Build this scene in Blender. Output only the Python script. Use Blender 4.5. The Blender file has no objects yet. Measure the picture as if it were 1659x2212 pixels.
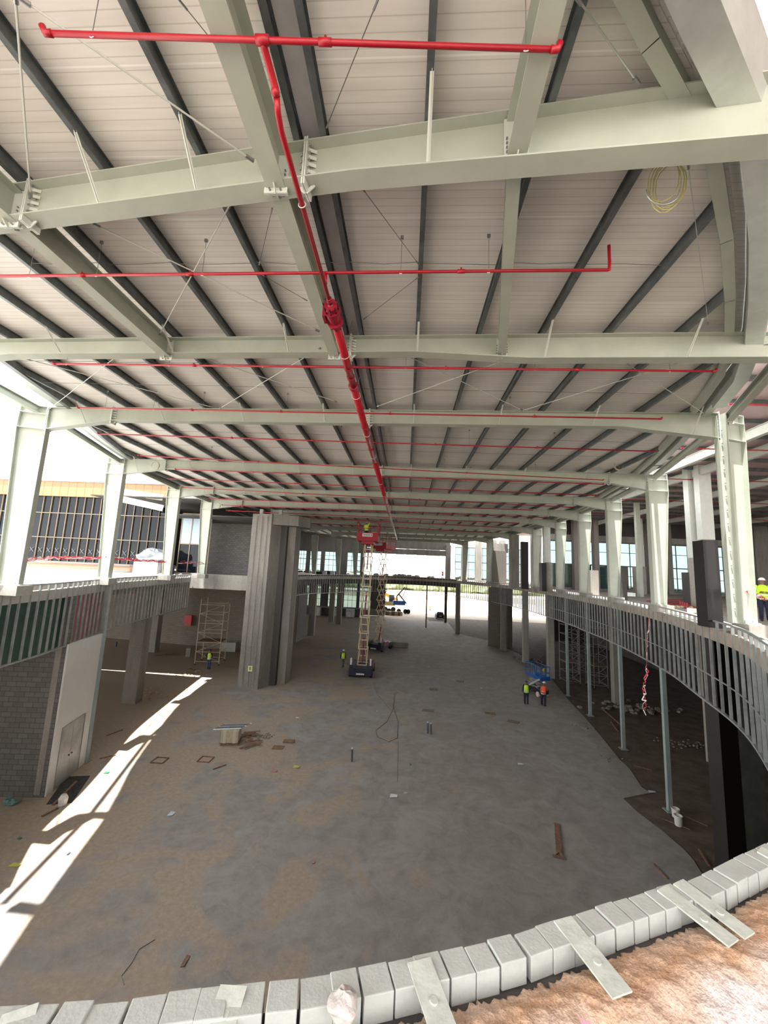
import bpy, bmesh, math, random
from mathutils import Vector, Matrix
import numpy as np
random.seed(7)
SC = bpy.context.scene
COL = SC.collection
# ---------------------------------------------------------------- camera
W, H, F = 1659., 2212., 860.
CX, CY = 829.5, 1106.
UP = np.array([270, 6006, -860.]); UP /= np.linalg.norm(UP)
YA = np.array([46.5, -125., -860.]); YA -= UP * (YA @ UP); YA /= np.linalg.norm(YA)
XA = np.cross(YA, UP)
M = np.stack([XA, YA, UP], 1)          # world -> camera
C0 = np.array([0, 0, 10.2])
cam_d = bpy.data.cameras.new('camera'); cam = bpy.data.objects.new('camera', cam_d); COL.objects.link(cam)
cam_d.sensor_fit = 'HORIZONTAL'; cam_d.sensor_width = 36.0; cam_d.lens = F / W * 36.0
cam_d.clip_start = 0.05; cam_d.clip_end = 2000
mw = Matrix([[M[0][i], M[1][i], M[2][i], C0[i]] for i in range(3)] + [[0, 0, 0, 1]])
cam.matrix_world = mw
SC.camera = cam

def ray(px, py): return M.T @ np.array([px - CX, CY - py, -F])
def atz(px, py, z):
    r = ray(px, py); return tuple(float(v) for v in C0 + r * ((z - C0[2]) / r[2]))
def aty(px, py, y):
    r = ray(px, py); return tuple(float(v) for v in C0 + r * (y / r[1]))
def g(px, py): return Vector(atz(px, py, 0.0))

# ---------------------------------------------------------------- light
wd = bpy.data.worlds.new('world'); SC.world = wd; wd.use_nodes = True
nt = wd.node_tree; nt.nodes.clear()
o_ = nt.nodes.new('ShaderNodeOutputWorld'); b_ = nt.nodes.new('ShaderNodeBackground')
tc = nt.nodes.new('ShaderNodeTexCoord'); sp = nt.nodes.new('ShaderNodeSeparateXYZ'); rp = nt.nodes.new('ShaderNodeValToRGB')
rp.color_ramp.elements[0].position = 0.0; rp.color_ramp.elements[0].color = (1.0, 0.99, 0.97, 1)
rp.color_ramp.elements[1].position = 0.6; rp.color_ramp.elements[1].color = (0.50, 0.52, 0.55, 1)
nt.links.new(tc.outputs['Generated'], sp.inputs[0]); nt.links.new(sp.outputs['Z'], rp.inputs[0])
nt.links.new(rp.outputs[0], b_.inputs[0]); b_.inputs[1].default_value = 1.65
nt.links.new(b_.outputs[0], o_.inputs[0])
SUN_DIR = Vector((1.35, 3.6, -15.3))
sd = bpy.data.lights.new('sun', 'SUN'); so = bpy.data.objects.new('sun', sd); COL.objects.link(so)
sd.energy = 4.2; sd.angle = math.radians(0.6); sd.color = (1.0, 0.98, 0.95)
so.rotation_euler = SUN_DIR.to_track_quat('-Z', 'Y').to_euler(); so.location = (-20, -20, 60)
SC.view_settings.view_transform = 'Standard'; SC.view_settings.look = 'None'
SC.view_settings.gamma = 1.0; SC.view_settings.use_curve_mapping = False
SC.view_settings.exposure = 2.2
try:
    SC.cycles.max_bounces = 10; SC.cycles.diffuse_bounces = 6
except Exception: pass

# ---------------------------------------------------------------- materials
MATS = {}
def mat(name, col, rough=0.6, metal=0.0, noise=0.0, nscale=3.0, bump=0.0, bscale=40.0, col2=None, alpha=None, trans=0.0, emit=None, detail=5.0, lo=0.35, hi=0.65, coords='Object'):
    if name in MATS: return MATS[name]
    m = bpy.data.materials.new(name); m.use_nodes = True; n = m.node_tree; p = n.nodes['Principled BSDF']
    p.inputs['Base Color'].default_value = (*col, 1); p.inputs['Roughness'].default_value = rough; p.inputs['Metallic'].default_value = metal
    geo = n.nodes.new('ShaderNodeNewGeometry'); vec = geo.outputs['Position']
    if noise or col2:
        nz = n.nodes.new('ShaderNodeTexNoise'); nz.inputs['Scale'].default_value = nscale; nz.inputs['Detail'].default_value = detail; nz.inputs['Roughness'].default_value = 0.65
        n.links.new(vec, nz.inputs['Vector'])
        r = n.nodes.new('ShaderNodeValToRGB'); r.color_ramp.elements[0].position = lo; r.color_ramp.elements[1].position = hi
        c2 = col2 or tuple(c * (1 - noise) for c in col); c1 = col if col2 else tuple(min(1, c * (1 + noise)) for c in col)
        r.color_ramp.elements[0].color = (*c2, 1); r.color_ramp.elements[1].color = (*c1, 1)
        n.links.new(nz.outputs[0], r.inputs[0]); n.links.new(r.outputs[0], p.inputs['Base Color'])
    if bump:
        bn = n.nodes.new('ShaderNodeTexNoise'); bn.inputs['Scale'].default_value = bscale; bn.inputs['Detail'].default_value = 4
        n.links.new(vec, bn.inputs['Vector'])
        bp = n.nodes.new('ShaderNodeBump'); bp.inputs['Strength'].default_value = bump; bp.inputs['Distance'].default_value = 0.02
        n.links.new(bn.outputs[0], bp.inputs['Height']); n.links.new(bp.outputs[0], p.inputs['Normal'])
    if trans:
        p.inputs['Transmission Weight'].default_value = trans; p.inputs['IOR'].default_value = 1.1
    if emit:
        p.inputs['Emission Color'].default_value = (*emit[0], 1); p.inputs['Emission Strength'].default_value = emit[1]
    MATS[name] = m; return m

PRIMER = mat('primer_paint', (0.395, 0.422, 0.352), 0.55, noise=0.07, nscale=1.2)
PRIMER_W = mat('primer_light', (0.55, 0.57, 0.52), 0.55, noise=0.05, nscale=3)
PRIMER_D = mat('post_paint', (0.27, 0.32, 0.31), 0.5, noise=0.1, nscale=1.5)
GALV = mat('galvanised_dark', (0.145, 0.165, 0.17), 0.42, 0.55, noise=0.25, nscale=3)
GALVL = mat('galvanised_light', (0.56, 0.59, 0.56), 0.38, 0.55, noise=0.07, nscale=3)
STUD = mat('stud_steel', (0.30, 0.315, 0.30), 0.5, 0.3, noise=0.2, nscale=2)
REDP = mat('red_pipe_paint', (0.34, 0.004, 0.013), 0.4, noise=0.08, nscale=5)
REDV = mat('red_valve_paint', (0.24, 0.006, 0.02), 0.4)
WIRE = mat('wire_dark', (0.16, 0.16, 0.15), 0.5, 0.4)
ROD = mat('brace_rod', (0.52, 0.53, 0.48), 0.5, 0.1)
BOLT = mat('bolt_zinc', (0.30, 0.30, 0.30), 0.35, 0.8)
FLASH = mat('ridge_flashing', (0.66, 0.65, 0.64), 0.5, 0.1, noise=0.06)
BLACK = mat('black_board', (0.010, 0.007, 0.006), 0.55, noise=0.3, nscale=2)
DARK = mat('dark_rubber', (0.015, 0.015, 0.017), 0.7)
WHITEP = mat('white_panel', (0.62, 0.62, 0.59), 0.5, noise=0.04, nscale=1)
DOORM = mat('door_steel', (0.35, 0.35, 0.33), 0.35, 0.35, noise=0.2, nscale=1.5)
WOOD = mat('timber', (0.20, 0.11, 0.07), 0.75, noise=0.35, nscale=8)
PLY = mat('plywood', (0.17, 0.105, 0.06), 0.7, noise=0.25, nscale=5)
CARD = mat('cardboard', (0.44, 0.37, 0.26), 0.8, noise=0.12, nscale=6)
TAN = mat('lift_tan', (0.55, 0.47, 0.30), 0.5)
NAVY = mat('lift_navy', (0.010, 0.012, 0.03), 0.45)
BLUE = mat('lift_blue', (0.01, 0.09, 0.32), 0.4)
ORANGE = mat('orange_paint', (0.85, 0.28, 0.02), 0.4)
LIME = mat('hi_vis_lime', (0.55, 0.85, 0.03), 0.7)
HORANGE = mat('hi_vis_orange', (0.85, 0.09, 0.03), 0.7)
REFL = mat('reflective_band', (0.75, 0.75, 0.70), 0.4)
SKIN = mat('skin', (0.22, 0.11, 0.065), 0.6)
CLOTH_N = mat('cloth_navy', (0.012, 0.014, 0.035), 0.9)
CLOTH_B = mat('cloth_blue', (0.06, 0.07, 0.17), 0.9)
CLOTH_G = mat('cloth_grey', (0.16, 0.14, 0.12), 0.9)
HELM_W = mat('helmet_white', (0.85, 0.85, 0.85), 0.3)
HELM_D = mat('helmet_blue', (0.02, 0.03, 0.06), 0.3)
PLASTIC = mat('plastic_white', (0.60, 0.58, 0.54), 0.4)
PAPER = mat('paper', (0.62, 0.62, 0.60), 0.8)
FOAMR = mat('stone', (0.42, 0.38, 0.35), 0.9, noise=0.2, nscale=20, bump=0.5, bscale=40)
PVC = mat('pvc_grey', (0.07, 0.09, 0.11), 0.4)
GREENW = mat('green_board', (0.045, 0.085, 0.065), 0.8, noise=0.2, nscale=1)
REDW = mat('red_wall', (0.36, 0.05, 0.045), 0.8, noise=0.2, nscale=1.5)
PINKW = mat('pink_board', (0.33, 0.13, 0.125), 0.7, noise=0.1)
TAPE_R = mat('tape_red', (0.75, 0.03, 0.06), 0.5)
TAPE_W = mat('tape_white', (0.85, 0.80, 0.80), 0.5)
TARP = mat('tarp', (0.50, 0.50, 0.50), 0.6, noise=0.3, nscale=2)
RUBBLE = mat('rubble', (0.22, 0.19, 0.16), 0.9, noise=0.4, nscale=3)
PINKPANEL = mat('pink_roof_panel', (0.50, 0.375, 0.37), 0.6, noise=0.06, nscale=2)
FRAME = mat('window_frame', (0.07, 0.075, 0.07), 0.4, 0.4)
MULL = mat('bronze_mullion', (0.22, 0.17, 0.11), 0.4, 0.3)
TANPANEL = mat('tan_cladding', (0.24, 0.135, 0.06), 0.5, noise=0.04)

def concrete(name, base, sc=1.0, joints=False, darker=0.6):
    m = bpy.data.materials.new(name); m.use_nodes = True; n = m.node_tree; p = n.nodes['Principled BSDF']
    p.inputs['Roughness'].default_value = 0.85
    geo = n.nodes.new('ShaderNodeNewGeometry')
    a = n.nodes.new('ShaderNodeTexNoise'); a.inputs['Scale'].default_value = 0.8 * sc; a.inputs['Detail'].default_value = 8; a.inputs['Roughness'].default_value = 0.7
    b = n.nodes.new('ShaderNodeTexNoise'); b.inputs['Scale'].default_value = 9 * sc; b.inputs['Detail'].default_value = 4
    mp = n.nodes.new('ShaderNodeMapping'); mp.inputs['Scale'].default_value = (1, 1, 0.18)
    n.links.new(geo.outputs['Position'], mp.inputs[0]); n.links.new(mp.outputs[0], a.inputs['Vector']); n.links.new(geo.outputs['Position'], b.inputs['Vector'])
    mx = n.nodes.new('ShaderNodeMath'); mx.operation = 'MULTIPLY_ADD'; mx.inputs[1].default_value = 0.3
    n.links.new(b.outputs[0], mx.inputs[0]); n.links.new(a.outputs[0], mx.inputs[2])
    r = n.nodes.new('ShaderNodeValToRGB'); r.color_ramp.elements[0].position = 0.5; r.color_ramp.elements[1].position = 0.78
    r.color_ramp.elements[0].color = (*[c * darker for c in base], 1); r.color_ramp.elements[1].color = (*base, 1)
    n.links.new(mx.outputs[0], r.inputs[0]); n.links.new(r.outputs[0], p.inputs['Base Color'])
    bp = n.nodes.new('ShaderNodeBump'); bp.inputs['Strength'].default_value = 0.35; bp.inputs['Distance'].default_value = 0.02
    n.links.new(b.outputs[0], bp.inputs['Height']); n.links.new(bp.outputs[0], p.inputs['Normal'])
    return m
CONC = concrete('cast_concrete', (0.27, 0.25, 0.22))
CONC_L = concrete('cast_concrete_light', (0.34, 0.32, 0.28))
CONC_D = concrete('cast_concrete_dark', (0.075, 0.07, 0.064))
BLOCKC = mat('curb_concrete', (0.36, 0.375, 0.345), 0.8, noise=0.06, nscale=14, bump=0.12, bscale=90)
STRAPM = mat('strap_paint', (0.42, 0.445, 0.39), 0.6, noise=0.12, nscale=18, bump=0.1, bscale=60)

def brick_mat(name, c1, c2, mortar, w, h, off=0.5):
    m = bpy.data.materials.new(name); m.use_nodes = True; n = m.node_tree; p = n.nodes['Principled BSDF']; p.inputs['Roughness'].default_value = 0.9
    t = n.nodes.new('ShaderNodeTexCoord'); bk = n.nodes.new('ShaderNodeTexBrick')
    bk.inputs['Color1'].default_value = (*c1, 1); bk.inputs['Color2'].default_value = (*c2, 1); bk.inputs['Mortar'].default_value = (*mortar, 1)
    bk.inputs['Scale'].default_value = 1; bk.inputs['Brick Width'].default_value = w; bk.inputs['Row Height'].default_value = h; bk.inputs['Mortar Size'].default_value = 0.012
    n.links.new(t.outputs['UV'], bk.inputs['Vector']); n.links.new(bk.outputs[0], p.inputs['Base Color'])
    bp = n.nodes.new('ShaderNodeBump'); bp.inputs['Strength'].default_value = 0.6; bp.inputs['Distance'].default_value = 0.01; bp.invert = True
    n.links.new(bk.outputs[1], bp.inputs['Height']); n.links.new(bp.outputs[0], p.inputs['Normal'])
    return m
BLOCKW = brick_mat('blockwork', (0.15, 0.145, 0.135), (0.115, 0.11, 0.10), (0.075, 0.07, 0.065), 0.42, 0.21)
BLOCKT = brick_mat('tan_blockwork', (0.24, 0.21, 0.17), (0.20, 0.175, 0.14), (0.13, 0.115, 0.10), 0.45, 0.21)
BRICKO = brick_mat('orange_brick', (0.30, 0.17, 0.11), (0.27, 0.155, 0.10), (0.24, 0.2, 0.17), 0.6, 0.25)

def floor_mat():
    m = bpy.data.materials.new('ground_slab'); m.use_nodes = True; n = m.node_tree; L = n.links; p = n.nodes['Principled BSDF']
    p.inputs['Roughness'].default_value = 0.8
    geo = n.nodes.new('ShaderNodeNewGeometry'); P = geo.outputs['Position']
    def noise(s, d=6, r=0.65, dist=0.0):
        x = n.nodes.new('ShaderNodeTexNoise'); x.inputs['Scale'].default_value = s; x.inputs['Detail'].default_value = d; x.inputs['Roughness'].default_value = r; x.inputs['Distortion'].default_value = dist
        L.new(P, x.inputs['Vector']); return x.outputs[0]
    def ramp(src, a, b, ca, cb):
        x = n.nodes.new('ShaderNodeValToRGB'); x.color_ramp.elements[0].position = a; x.color_ramp.elements[1].position = b
        x.color_ramp.elements[0].color = (*ca, 1); x.color_ramp.elements[1].color = (*cb, 1); L.new(src, x.inputs[0]); return x.outputs[0]
    def mix(f, a, b):
        x = n.nodes.new('ShaderNodeMix'); x.data_type = 'RGBA'; L.new(f, x.inputs[0]); L.new(a, x.inputs[6]); L.new(b, x.inputs[7]); return x.outputs[2]
    def math_(op, a, b):
        x = n.nodes.new('ShaderNodeMath'); x.operation = op
        for i, v in enumerate((a, b)):
            if isinstance(v, (int, float)): x.inputs[i].default_value = v
            else: L.new(v, x.inputs[i])
        return x.outputs[0]
    grey = ramp(noise(1.4, 10, 0.72, 0.6), 0.38, 0.66, (0.215, 0.196, 0.178), (0.295, 0.272, 0.25))
    pale = ramp(noise(0.45, 9, 0.7, 0.8), 0.5, 0.62, (0, 0, 0), (1, 1, 1))
    palec = n.nodes.new('ShaderNodeRGB'); palec.outputs[0].default_value = (0.34, 0.32, 0.295, 1)
    pf = n.nodes.new('ShaderNodeMath'); pf.operation = 'MULTIPLY'; pf.inputs[1].default_value = 0.55; L.new(pale, pf.inputs[0])
    base = mix(pf.outputs[0], grey, palec.outputs[0])
    # drifted sand, thick on the left of the hall
    s = n.nodes.new('ShaderNodeSeparateXYZ'); L.new(P, s.inputs[0])
    lx = math_('MULTIPLY', s.outputs[0], -0.014)
    sm = math_('ADD', math_('ADD', noise(0.28, 8, 0.62, 1.1), lx), -0.065)
    sf = ramp(sm, 0.50, 0.58, (0, 0, 0), (1, 1, 1))
    sand = ramp(noise(6, 6), 0.3, 0.7, (0.27, 0.215, 0.16), (0.37, 0.30, 0.23))
    base = mix(sf, base, sand)
    L.new(base, p.inputs['Base Color'])
    bp = n.nodes.new('ShaderNodeBump'); bp.inputs['Strength'].default_value = 0.35; bp.inputs['Distance'].default_value = 0.02
    L.new(noise(14, 6), bp.inputs['Height']); L.new(bp.outputs[0], p.inputs['Normal'])
    return m
SLAB = floor_mat()
SOIL = mat('brown_soil', (0.11, 0.082, 0.06), 0.95, noise=0.3, nscale=1.2, bump=0.8, bscale=5)
SANDOUT = mat('outside_sand', (0.40, 0.345, 0.28), 0.95, noise=0.12, nscale=0.3)
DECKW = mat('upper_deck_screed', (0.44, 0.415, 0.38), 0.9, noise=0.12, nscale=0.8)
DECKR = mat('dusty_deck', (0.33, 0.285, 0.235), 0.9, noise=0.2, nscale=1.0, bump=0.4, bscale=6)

def ceiling_mat():
    m = bpy.data.materials.new('sandwich_panel'); m.use_nodes = True; n = m.node_tree; L = n.links; p = n.nodes['Principled BSDF']; p.inputs['Roughness'].default_value = 0.5
    geo = n.nodes.new('ShaderNodeNewGeometry'); s = n.nodes.new('ShaderNodeSeparateXYZ'); L.new(geo.outputs['Position'], s.inputs[0])
    def grooves(period, width, off=0.0):
        a = n.nodes.new('ShaderNodeMath'); a.operation = 'ADD'; a.inputs[1].default_value = off; L.new(s.outputs[1], a.inputs[0])
        f = n.nodes.new('ShaderNodeMath'); f.operation = 'PINGPONG'; f.inputs[1].default_value = period / 2; L.new(a.outputs[0], f.inputs[0])
        l = n.nodes.new('ShaderNodeMath'); l.operation = 'LESS_THAN'; l.inputs[1].default_value = width; L.new(f.outputs[0], l.inputs[0]); return l.outputs[0]
    nz = n.nodes.new('ShaderNodeTexNoise'); nz.inputs['Scale'].default_value = 1.5; nz.inputs['Detail'].default_value = 8
    mp = n.nodes.new('ShaderNodeMapping'); mp.inputs['Scale'].default_value = (0.35, 5, 1); L.new(geo.outputs['Position'], mp.inputs[0]); L.new(mp.outputs[0], nz.inputs['Vector'])
    r = n.nodes.new('ShaderNodeValToRGB'); r.color_ramp.elements[0].position = 0.3; r.color_ramp.elements[1].position = 0.7
    r.color_ramp.elements[0].color = (0.70, 0.665, 0.61, 1); r.color_ramp.elements[1].color = (0.80, 0.77, 0.715, 1); L.new(nz.outputs[0], r.inputs[0])
    c1 = n.nodes.new('ShaderNodeMix'); c1.data_type = 'RGBA'; c1.inputs[7].default_value = (0.50, 0.45, 0.40, 1)
    g1 = grooves(0.125, 0.006)
    h = n.nodes.new('ShaderNodeMath'); h.operation = 'MULTIPLY'; h.inputs[1].default_value = 0.6; L.new(g1, h.inputs[0]); L.new(h.outputs[0], c1.inputs[0]); L.new(r.outputs[0], c1.inputs[6])
    c2 = n.nodes.new('ShaderNodeMix'); c2.data_type = 'RGBA'; c2.inputs[7].default_value = (0.86, 0.84, 0.80, 1)
    L.new(grooves(1.0, 0.010, 0.42), c2.inputs[0]); L.new(c1.outputs[2], c2.inputs[6]); L.new(c2.outputs[2], p.inputs['Base Color'])
    bp = n.nodes.new('ShaderNodeBump'); bp.inputs['Strength'].default_value = 0.4; bp.inputs['Distance'].default_value = 0.005; bp.invert = True
    L.new(g1, bp.inputs['Height']); L.new(bp.outputs[0], p.inputs['Normal'])
    return m
PANEL = ceiling_mat()

def glass_mat(name, tint, a=0.35, rough=0.03, tr_c=(0.40, 0.47, 0.465, 1), spec=0.5):
    m = bpy.data.materials.new(name); m.use_nodes = True; n = m.node_tree; p = n.nodes['Principled BSDF']; out = n.nodes['Material Output']
    p.inputs['Base Color'].default_value = (*tint, 1); p.inputs['Roughness'].default_value = rough; p.inputs['Specular IOR Level'].default_value = spec
    tr = n.nodes.new('ShaderNodeBsdfTransparent'); tr.inputs[0].default_value = tr_c
    mx = n.nodes.new('ShaderNodeMixShader'); mx.inputs[0].default_value = a
    n.links.new(tr.outputs[0], mx.inputs[1]); n.links.new(p.outputs[0], mx.inputs[2]); n.links.new(mx.outputs[0], out.inputs[0])
    return m
GLASS = glass_mat('tinted_glass', (0.20, 0.28, 0.29), 0.15)
GLASS_D = glass_mat('dark_glass', (0.008, 0.010, 0.014), 0.80, spec=0.22)
GLASS_B = mat('blue_film', (0.33, 0.42, 0.50), 0.4)

# ---------------------------------------------------------------- mesh kit
class MB:
    def __init__(s): s.v = []; s.f = []
    def add(s, vs, fs):
        k = len(s.v); s.v += [tuple(float(c) for c in v) for v in vs]; s.f += [tuple(i + k for i in f) for f in fs]; return s
    def box(s, c, d, rz=0.0):
        x, y, z = d[0] / 2, d[1] / 2, d[2] / 2; ca, sa = math.cos(rz), math.sin(rz)
        vs = [(c[0] + a * x * ca - b * y * sa, c[1] + a * x * sa + b * y * ca, c[2] + e * z) for e in (-1, 1) for a, b in ((-1, -1), (1, -1), (1, 1), (-1, 1))]
        return s.add(vs, [(3, 2, 1, 0), (4, 5, 6, 7), (0, 1, 5, 4), (1, 2, 6, 5), (2, 3, 7, 6), (3, 0, 4, 7)])
    def bar(s, a, b, w, h=None, up=(0, 0, 1)):
        """rectangular bar from a to b: w across, h along up"""
        h = h or w; a = Vector(a); b = Vector(b); d = (b - a)
        if d.length < 1e-6: return s
        d.normalize(); u = Vector(up)
        if abs(d.dot(u)) > 0.98: u = Vector((0, 1, 0)) if abs(d.y) < 0.9 else Vector((1, 0, 0))
        r = d.cross(u).normalized(); u = r.cross(d).normalized()
        vs = [p + r * (i * w / 2) + u * (j * h / 2) for p in (a, b) for i, j in ((-1, -1), (1, -1), (1, 1), (-1, 1))]
        return s.add(vs, [(0, 1, 2, 3), (7, 6, 5, 4), (1, 0, 4, 5), (2, 1, 5, 6), (3, 2, 6, 7), (0, 3, 7, 4)])
    def tube(s, pts, r, n=8, cap=True, r2=None):
        pts = [Vector(p) for p in pts]; rings = []; prev = None
        for i, p in enumerate(pts):
            d = (pts[min(i + 1, len(pts) - 1)] - pts[max(i - 1, 0)])
            if d.length < 1e-9: d = Vector((0, 0, 1))
            d.normalize()
            if prev is None:
                u = Vector((0, 0, 1)) if abs(d.z) < 0.9 else Vector((1, 0, 0))
            else: u = prev
            rr = d.cross(u)
            if rr.length < 1e-4: rr = d.orthogonal()
            rr.normalize(); u = rr.cross(d).normalized(); prev = u
            rad = r if r2 is None else r + (r2 - r) * i / (len(pts) - 1)
            if isinstance(r, (list, tuple)): rad = r[i]
            rings.append([p + (rr * math.cos(t) + u * math.sin(t)) * rad for t in [2 * math.pi * k / n for k in range(n)]])
        vs = [v for ring in rings for v in ring]; fs = []
        for i in range(len(pts) - 1):
            for k in range(n):
                fs.append((i * n + k, i * n + (k + 1) % n, (i + 1) * n + (k + 1) % n, (i + 1) * n + k))
        if cap: fs.append(tuple(range(n - 1, -1, -1))); fs.append(tuple((len(pts) - 1) * n + k for k in range(n)))
        return s.add(vs, fs)
    def prism(s, poly, z0, z1):
        n = len(poly); vs = [(p[0], p[1], z0) for p in poly] + [(p[0], p[1], z1) for p in poly]
        area = sum(poly[i][0] * poly[(i + 1) % n][1] - poly[(i + 1) % n][0] * poly[i][1] for i in range(n))
        if area < 0: vs = vs[:n][::-1] + vs[n:][::-1]
        return s.add(vs, [tuple(range(n - 1, -1, -1)), tuple(range(n, 2 * n))] + [(i, (i + 1) % n, n + (i + 1) % n, n + i) for i in range(n)])
    def ibeam(s, a, b, w, h, up=(0, 0, 1), tf=0.02, tw=0.012):
        a = Vector(a); b = Vector(b); u = Vector(up); d = (b - a).normalized()
        if abs(d.dot(u)) > 0.98: u = Vector((0, 1, 0))
        r = d.cross(u).normalized(); u = r.cross(d).normalized()
        s.bar(a + u * (h / 2 - tf / 2), b + u * (h / 2 - tf / 2), w, tf, u)
        s.bar(a - u * (h / 2 - tf / 2), b - u * (h / 2 - tf / 2), w, tf, u)
        s.bar(a, b, tw, h - 2 * tf, u); return s
    def sphere(s, c, r, n=10, m=6, sz=1.0, cut=-1.0):
        vs = []; fs = []
        for j in range(m + 1):
            t = -math.pi / 2 + math.pi * j / m; zz = max(math.sin(t), cut)
            for k in range(n):
                ph = 2 * math.pi * k / n; vs.append((c[0] + r * math.cos(t) * math.cos(ph), c[1] + r * math.cos(t) * math.sin(ph), c[2] + r * zz * sz))
        for j in range(m):
            for k in range(n): fs.append((j * n + k, j * n + (k + 1) % n, (j + 1) * n + (k + 1) % n, (j + 1) * n + k))
        return s.add(vs, fs)
    def lump(s, c, r, seed, n=8, m=5, flat=0.7):
        rnd = random.Random(seed); k0 = len(s.v); s.sphere(c, r, n, m, flat)
        for i in range(k0, len(s.v)):
            v = Vector(s.v[i]) - Vector(c); q = 0.75 + 0.5 * rnd.random(); s.v[i] = tuple(Vector(c) + v * q)
        return s
    def build(s, name, m, parent=None, smooth=False, origin=None):
        me = bpy.data.meshes.new(name)
        if origin is None and parent is None and s.v:
            xs = [v[0] for v in s.v]; ys = [v[1] for v in s.v]; zs = [v[2] for v in s.v]
            origin = ((min(xs) + max(xs)) / 2, (min(ys) + max(ys)) / 2, min(zs))
        o0 = origin or (0, 0, 0)
        if parent is not None and origin is None: o0 = tuple(parent.get('_o', (0, 0, 0)))
        me.from_pydata([(v[0] - o0[0], v[1] - o0[1], v[2] - o0[2]) for v in s.v], [], s.f); me.update()
        if smooth:
            for p in me.polygons: p.use_smooth = True
        me.materials.append(m)
        o = bpy.data.objects.new(name, me); COL.objects.link(o)
        if parent is None: o.location = o0
        else: o.parent = parent; o.location = (0, 0, 0)
        o['_o'] = tuple(o0)
        return o
def tag(o, label, cat, group=None, kind=None):
    o['label'] = label; o['category'] = cat
    if group: o['group'] = group
    if kind: o['kind'] = kind
    return o
def struct(o): o['kind'] = 'structure'; return o
def empty(name, loc, label=None, cat=None, group=None):
    o = bpy.data.objects.new(name, None); COL.objects.link(o); o.location = loc; o['_o'] = tuple(float(c) for c in loc); o.empty_display_size = 0.1
    if label: tag(o, label, cat, group)
    return o
def place_copy(root, loc, rz=0.0, label=None, scale=None):
    kids = [c for c in bpy.data.objects if c.parent is root]
    r = root.copy(); COL.objects.link(r); r.location = loc; r.rotation_euler = (0, 0, rz)
    if scale: r.scale = scale
    if label: r['label'] = label
    for ch in kids:
        c = ch.copy(); COL.objects.link(c); c.parent = r
        for gk in [x for x in bpy.data.objects if x.parent is ch]:
            d = gk.copy(); COL.objects.link(d); d.parent = c
    return r
def ordw(n):
    ones = ['', 'first', 'second', 'third', 'fourth', 'fifth', 'sixth', 'seventh', 'eighth', 'ninth', 'tenth', 'eleventh', 'twelfth', 'thirteenth', 'fourteenth', 'fifteenth', 'sixteenth', 'seventeenth', 'eighteenth', 'nineteenth']
    if n < 20: return ones[n]
    t = ['', '', 'twenty', 'thirty', 'forty', 'fifty', 'sixty', 'seventy'][n // 10]
    return t + '-' + ones[n % 10] if n % 10 else (t[:-1] + 'ieth')
ORD = ['first', 'second', 'third', 'fourth', 'fifth', 'sixth', 'seventh', 'eighth', 'ninth', 'tenth', 'eleventh', 'twelfth', 'thirteenth', 'fourteenth', 'fifteenth']
def uvbox(o, sx=1.0):
    """wall UV: along the wall in metres, height in metres"""
    me = o.data; uv = me.uv_layers.new(name='UVMap')
    for p in me.polygons:
        nrm = p.normal
        for li in p.loop_indices:
            v = me.vertices[me.loops[li].vertex_index].co
            if abs(nrm.z) > 0.7: uv.data[li].uv = (v.x, v.y)
            else:
                t = Vector((-nrm.y, nrm.x, 0)).normalized(); uv.data[li].uv = (v.dot(t), v.z)
    return o

# ---------------------------------------------------------------- plan of the oval opening (fascia line, z 9.0)
TOPZ, DECKZ, BOTZ = 9.0, 8.75, 6.2
RIGHT = [(1.9, 2.27), (3.2, 3.35), (4.9, 5.2), (6.4, 7.2), (7.72, 9.2), (9.5, 12.3), (10.75, 15.8), (12.05, 19.9), (13.3, 26.4), (13.9, 32.0), (14.3, 37.2), (14.4, 43.5), (14.1, 50.0), (13.2, 57.0), (11.4, 63.5), (8.5, 69.0)]
FARP = [(8.5, 69.0), (4.5, 72.2), (0.5, 72.8), (-4, 71.0), (-8, 66.5), (-11.5, 60.0), (-13.5, 53.0), (-13.6, 46.0), (-12.6, 39.0)]
LEFT = [(-12.6, 11.0), (-13.9, 13.3), (-14.5, 16.0), (-15.6, 19.5), (-16.6, 22.6), (-17.5, 27.5), (-18.2, 32.0), (-18.5, 34.0)]
def arc(pts, n):
    """resample polyline to n+1 points of equal spacing (smoothed by Catmull-Rom)"""
    P = [Vector((p[0], p[1], 0)) for p in pts]; Q = []
    for i in range(len(P) - 1):
        p0 = P[max(i - 1, 0)]; p1 = P[i]; p2 = P[i + 1]; p3 = P[min(i + 2, len(P) - 1)]
        for k in range(12):
            t = k / 12; Q.append(0.5 * ((2 * p1) + (-p0 + p2) * t + (2 * p0 - 5 * p1 + 4 * p2 - p3) * t * t + (-p0 + 3 * p1 - 3 * p2 + p3) * t ** 3))
    Q.append(P[-1]); D = [0]
    for a, b in zip(Q, Q[1:]): D.append(D[-1] + (b - a).length)
    out = []; j = 0
    for i in range(n + 1):
        t = D[-1] * i / n
        while j < len(D) - 2 and D[j + 1] < t: j += 1
        q = (t - D[j]) / max(1e-9, D[j + 1] - D[j]); out.append(Q[j].lerp(Q[j + 1], q))
    return out
rightc = arc(RIGHT, 60); farc = arc(FARP, 40); leftc = arc(LEFT, 30)

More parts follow.
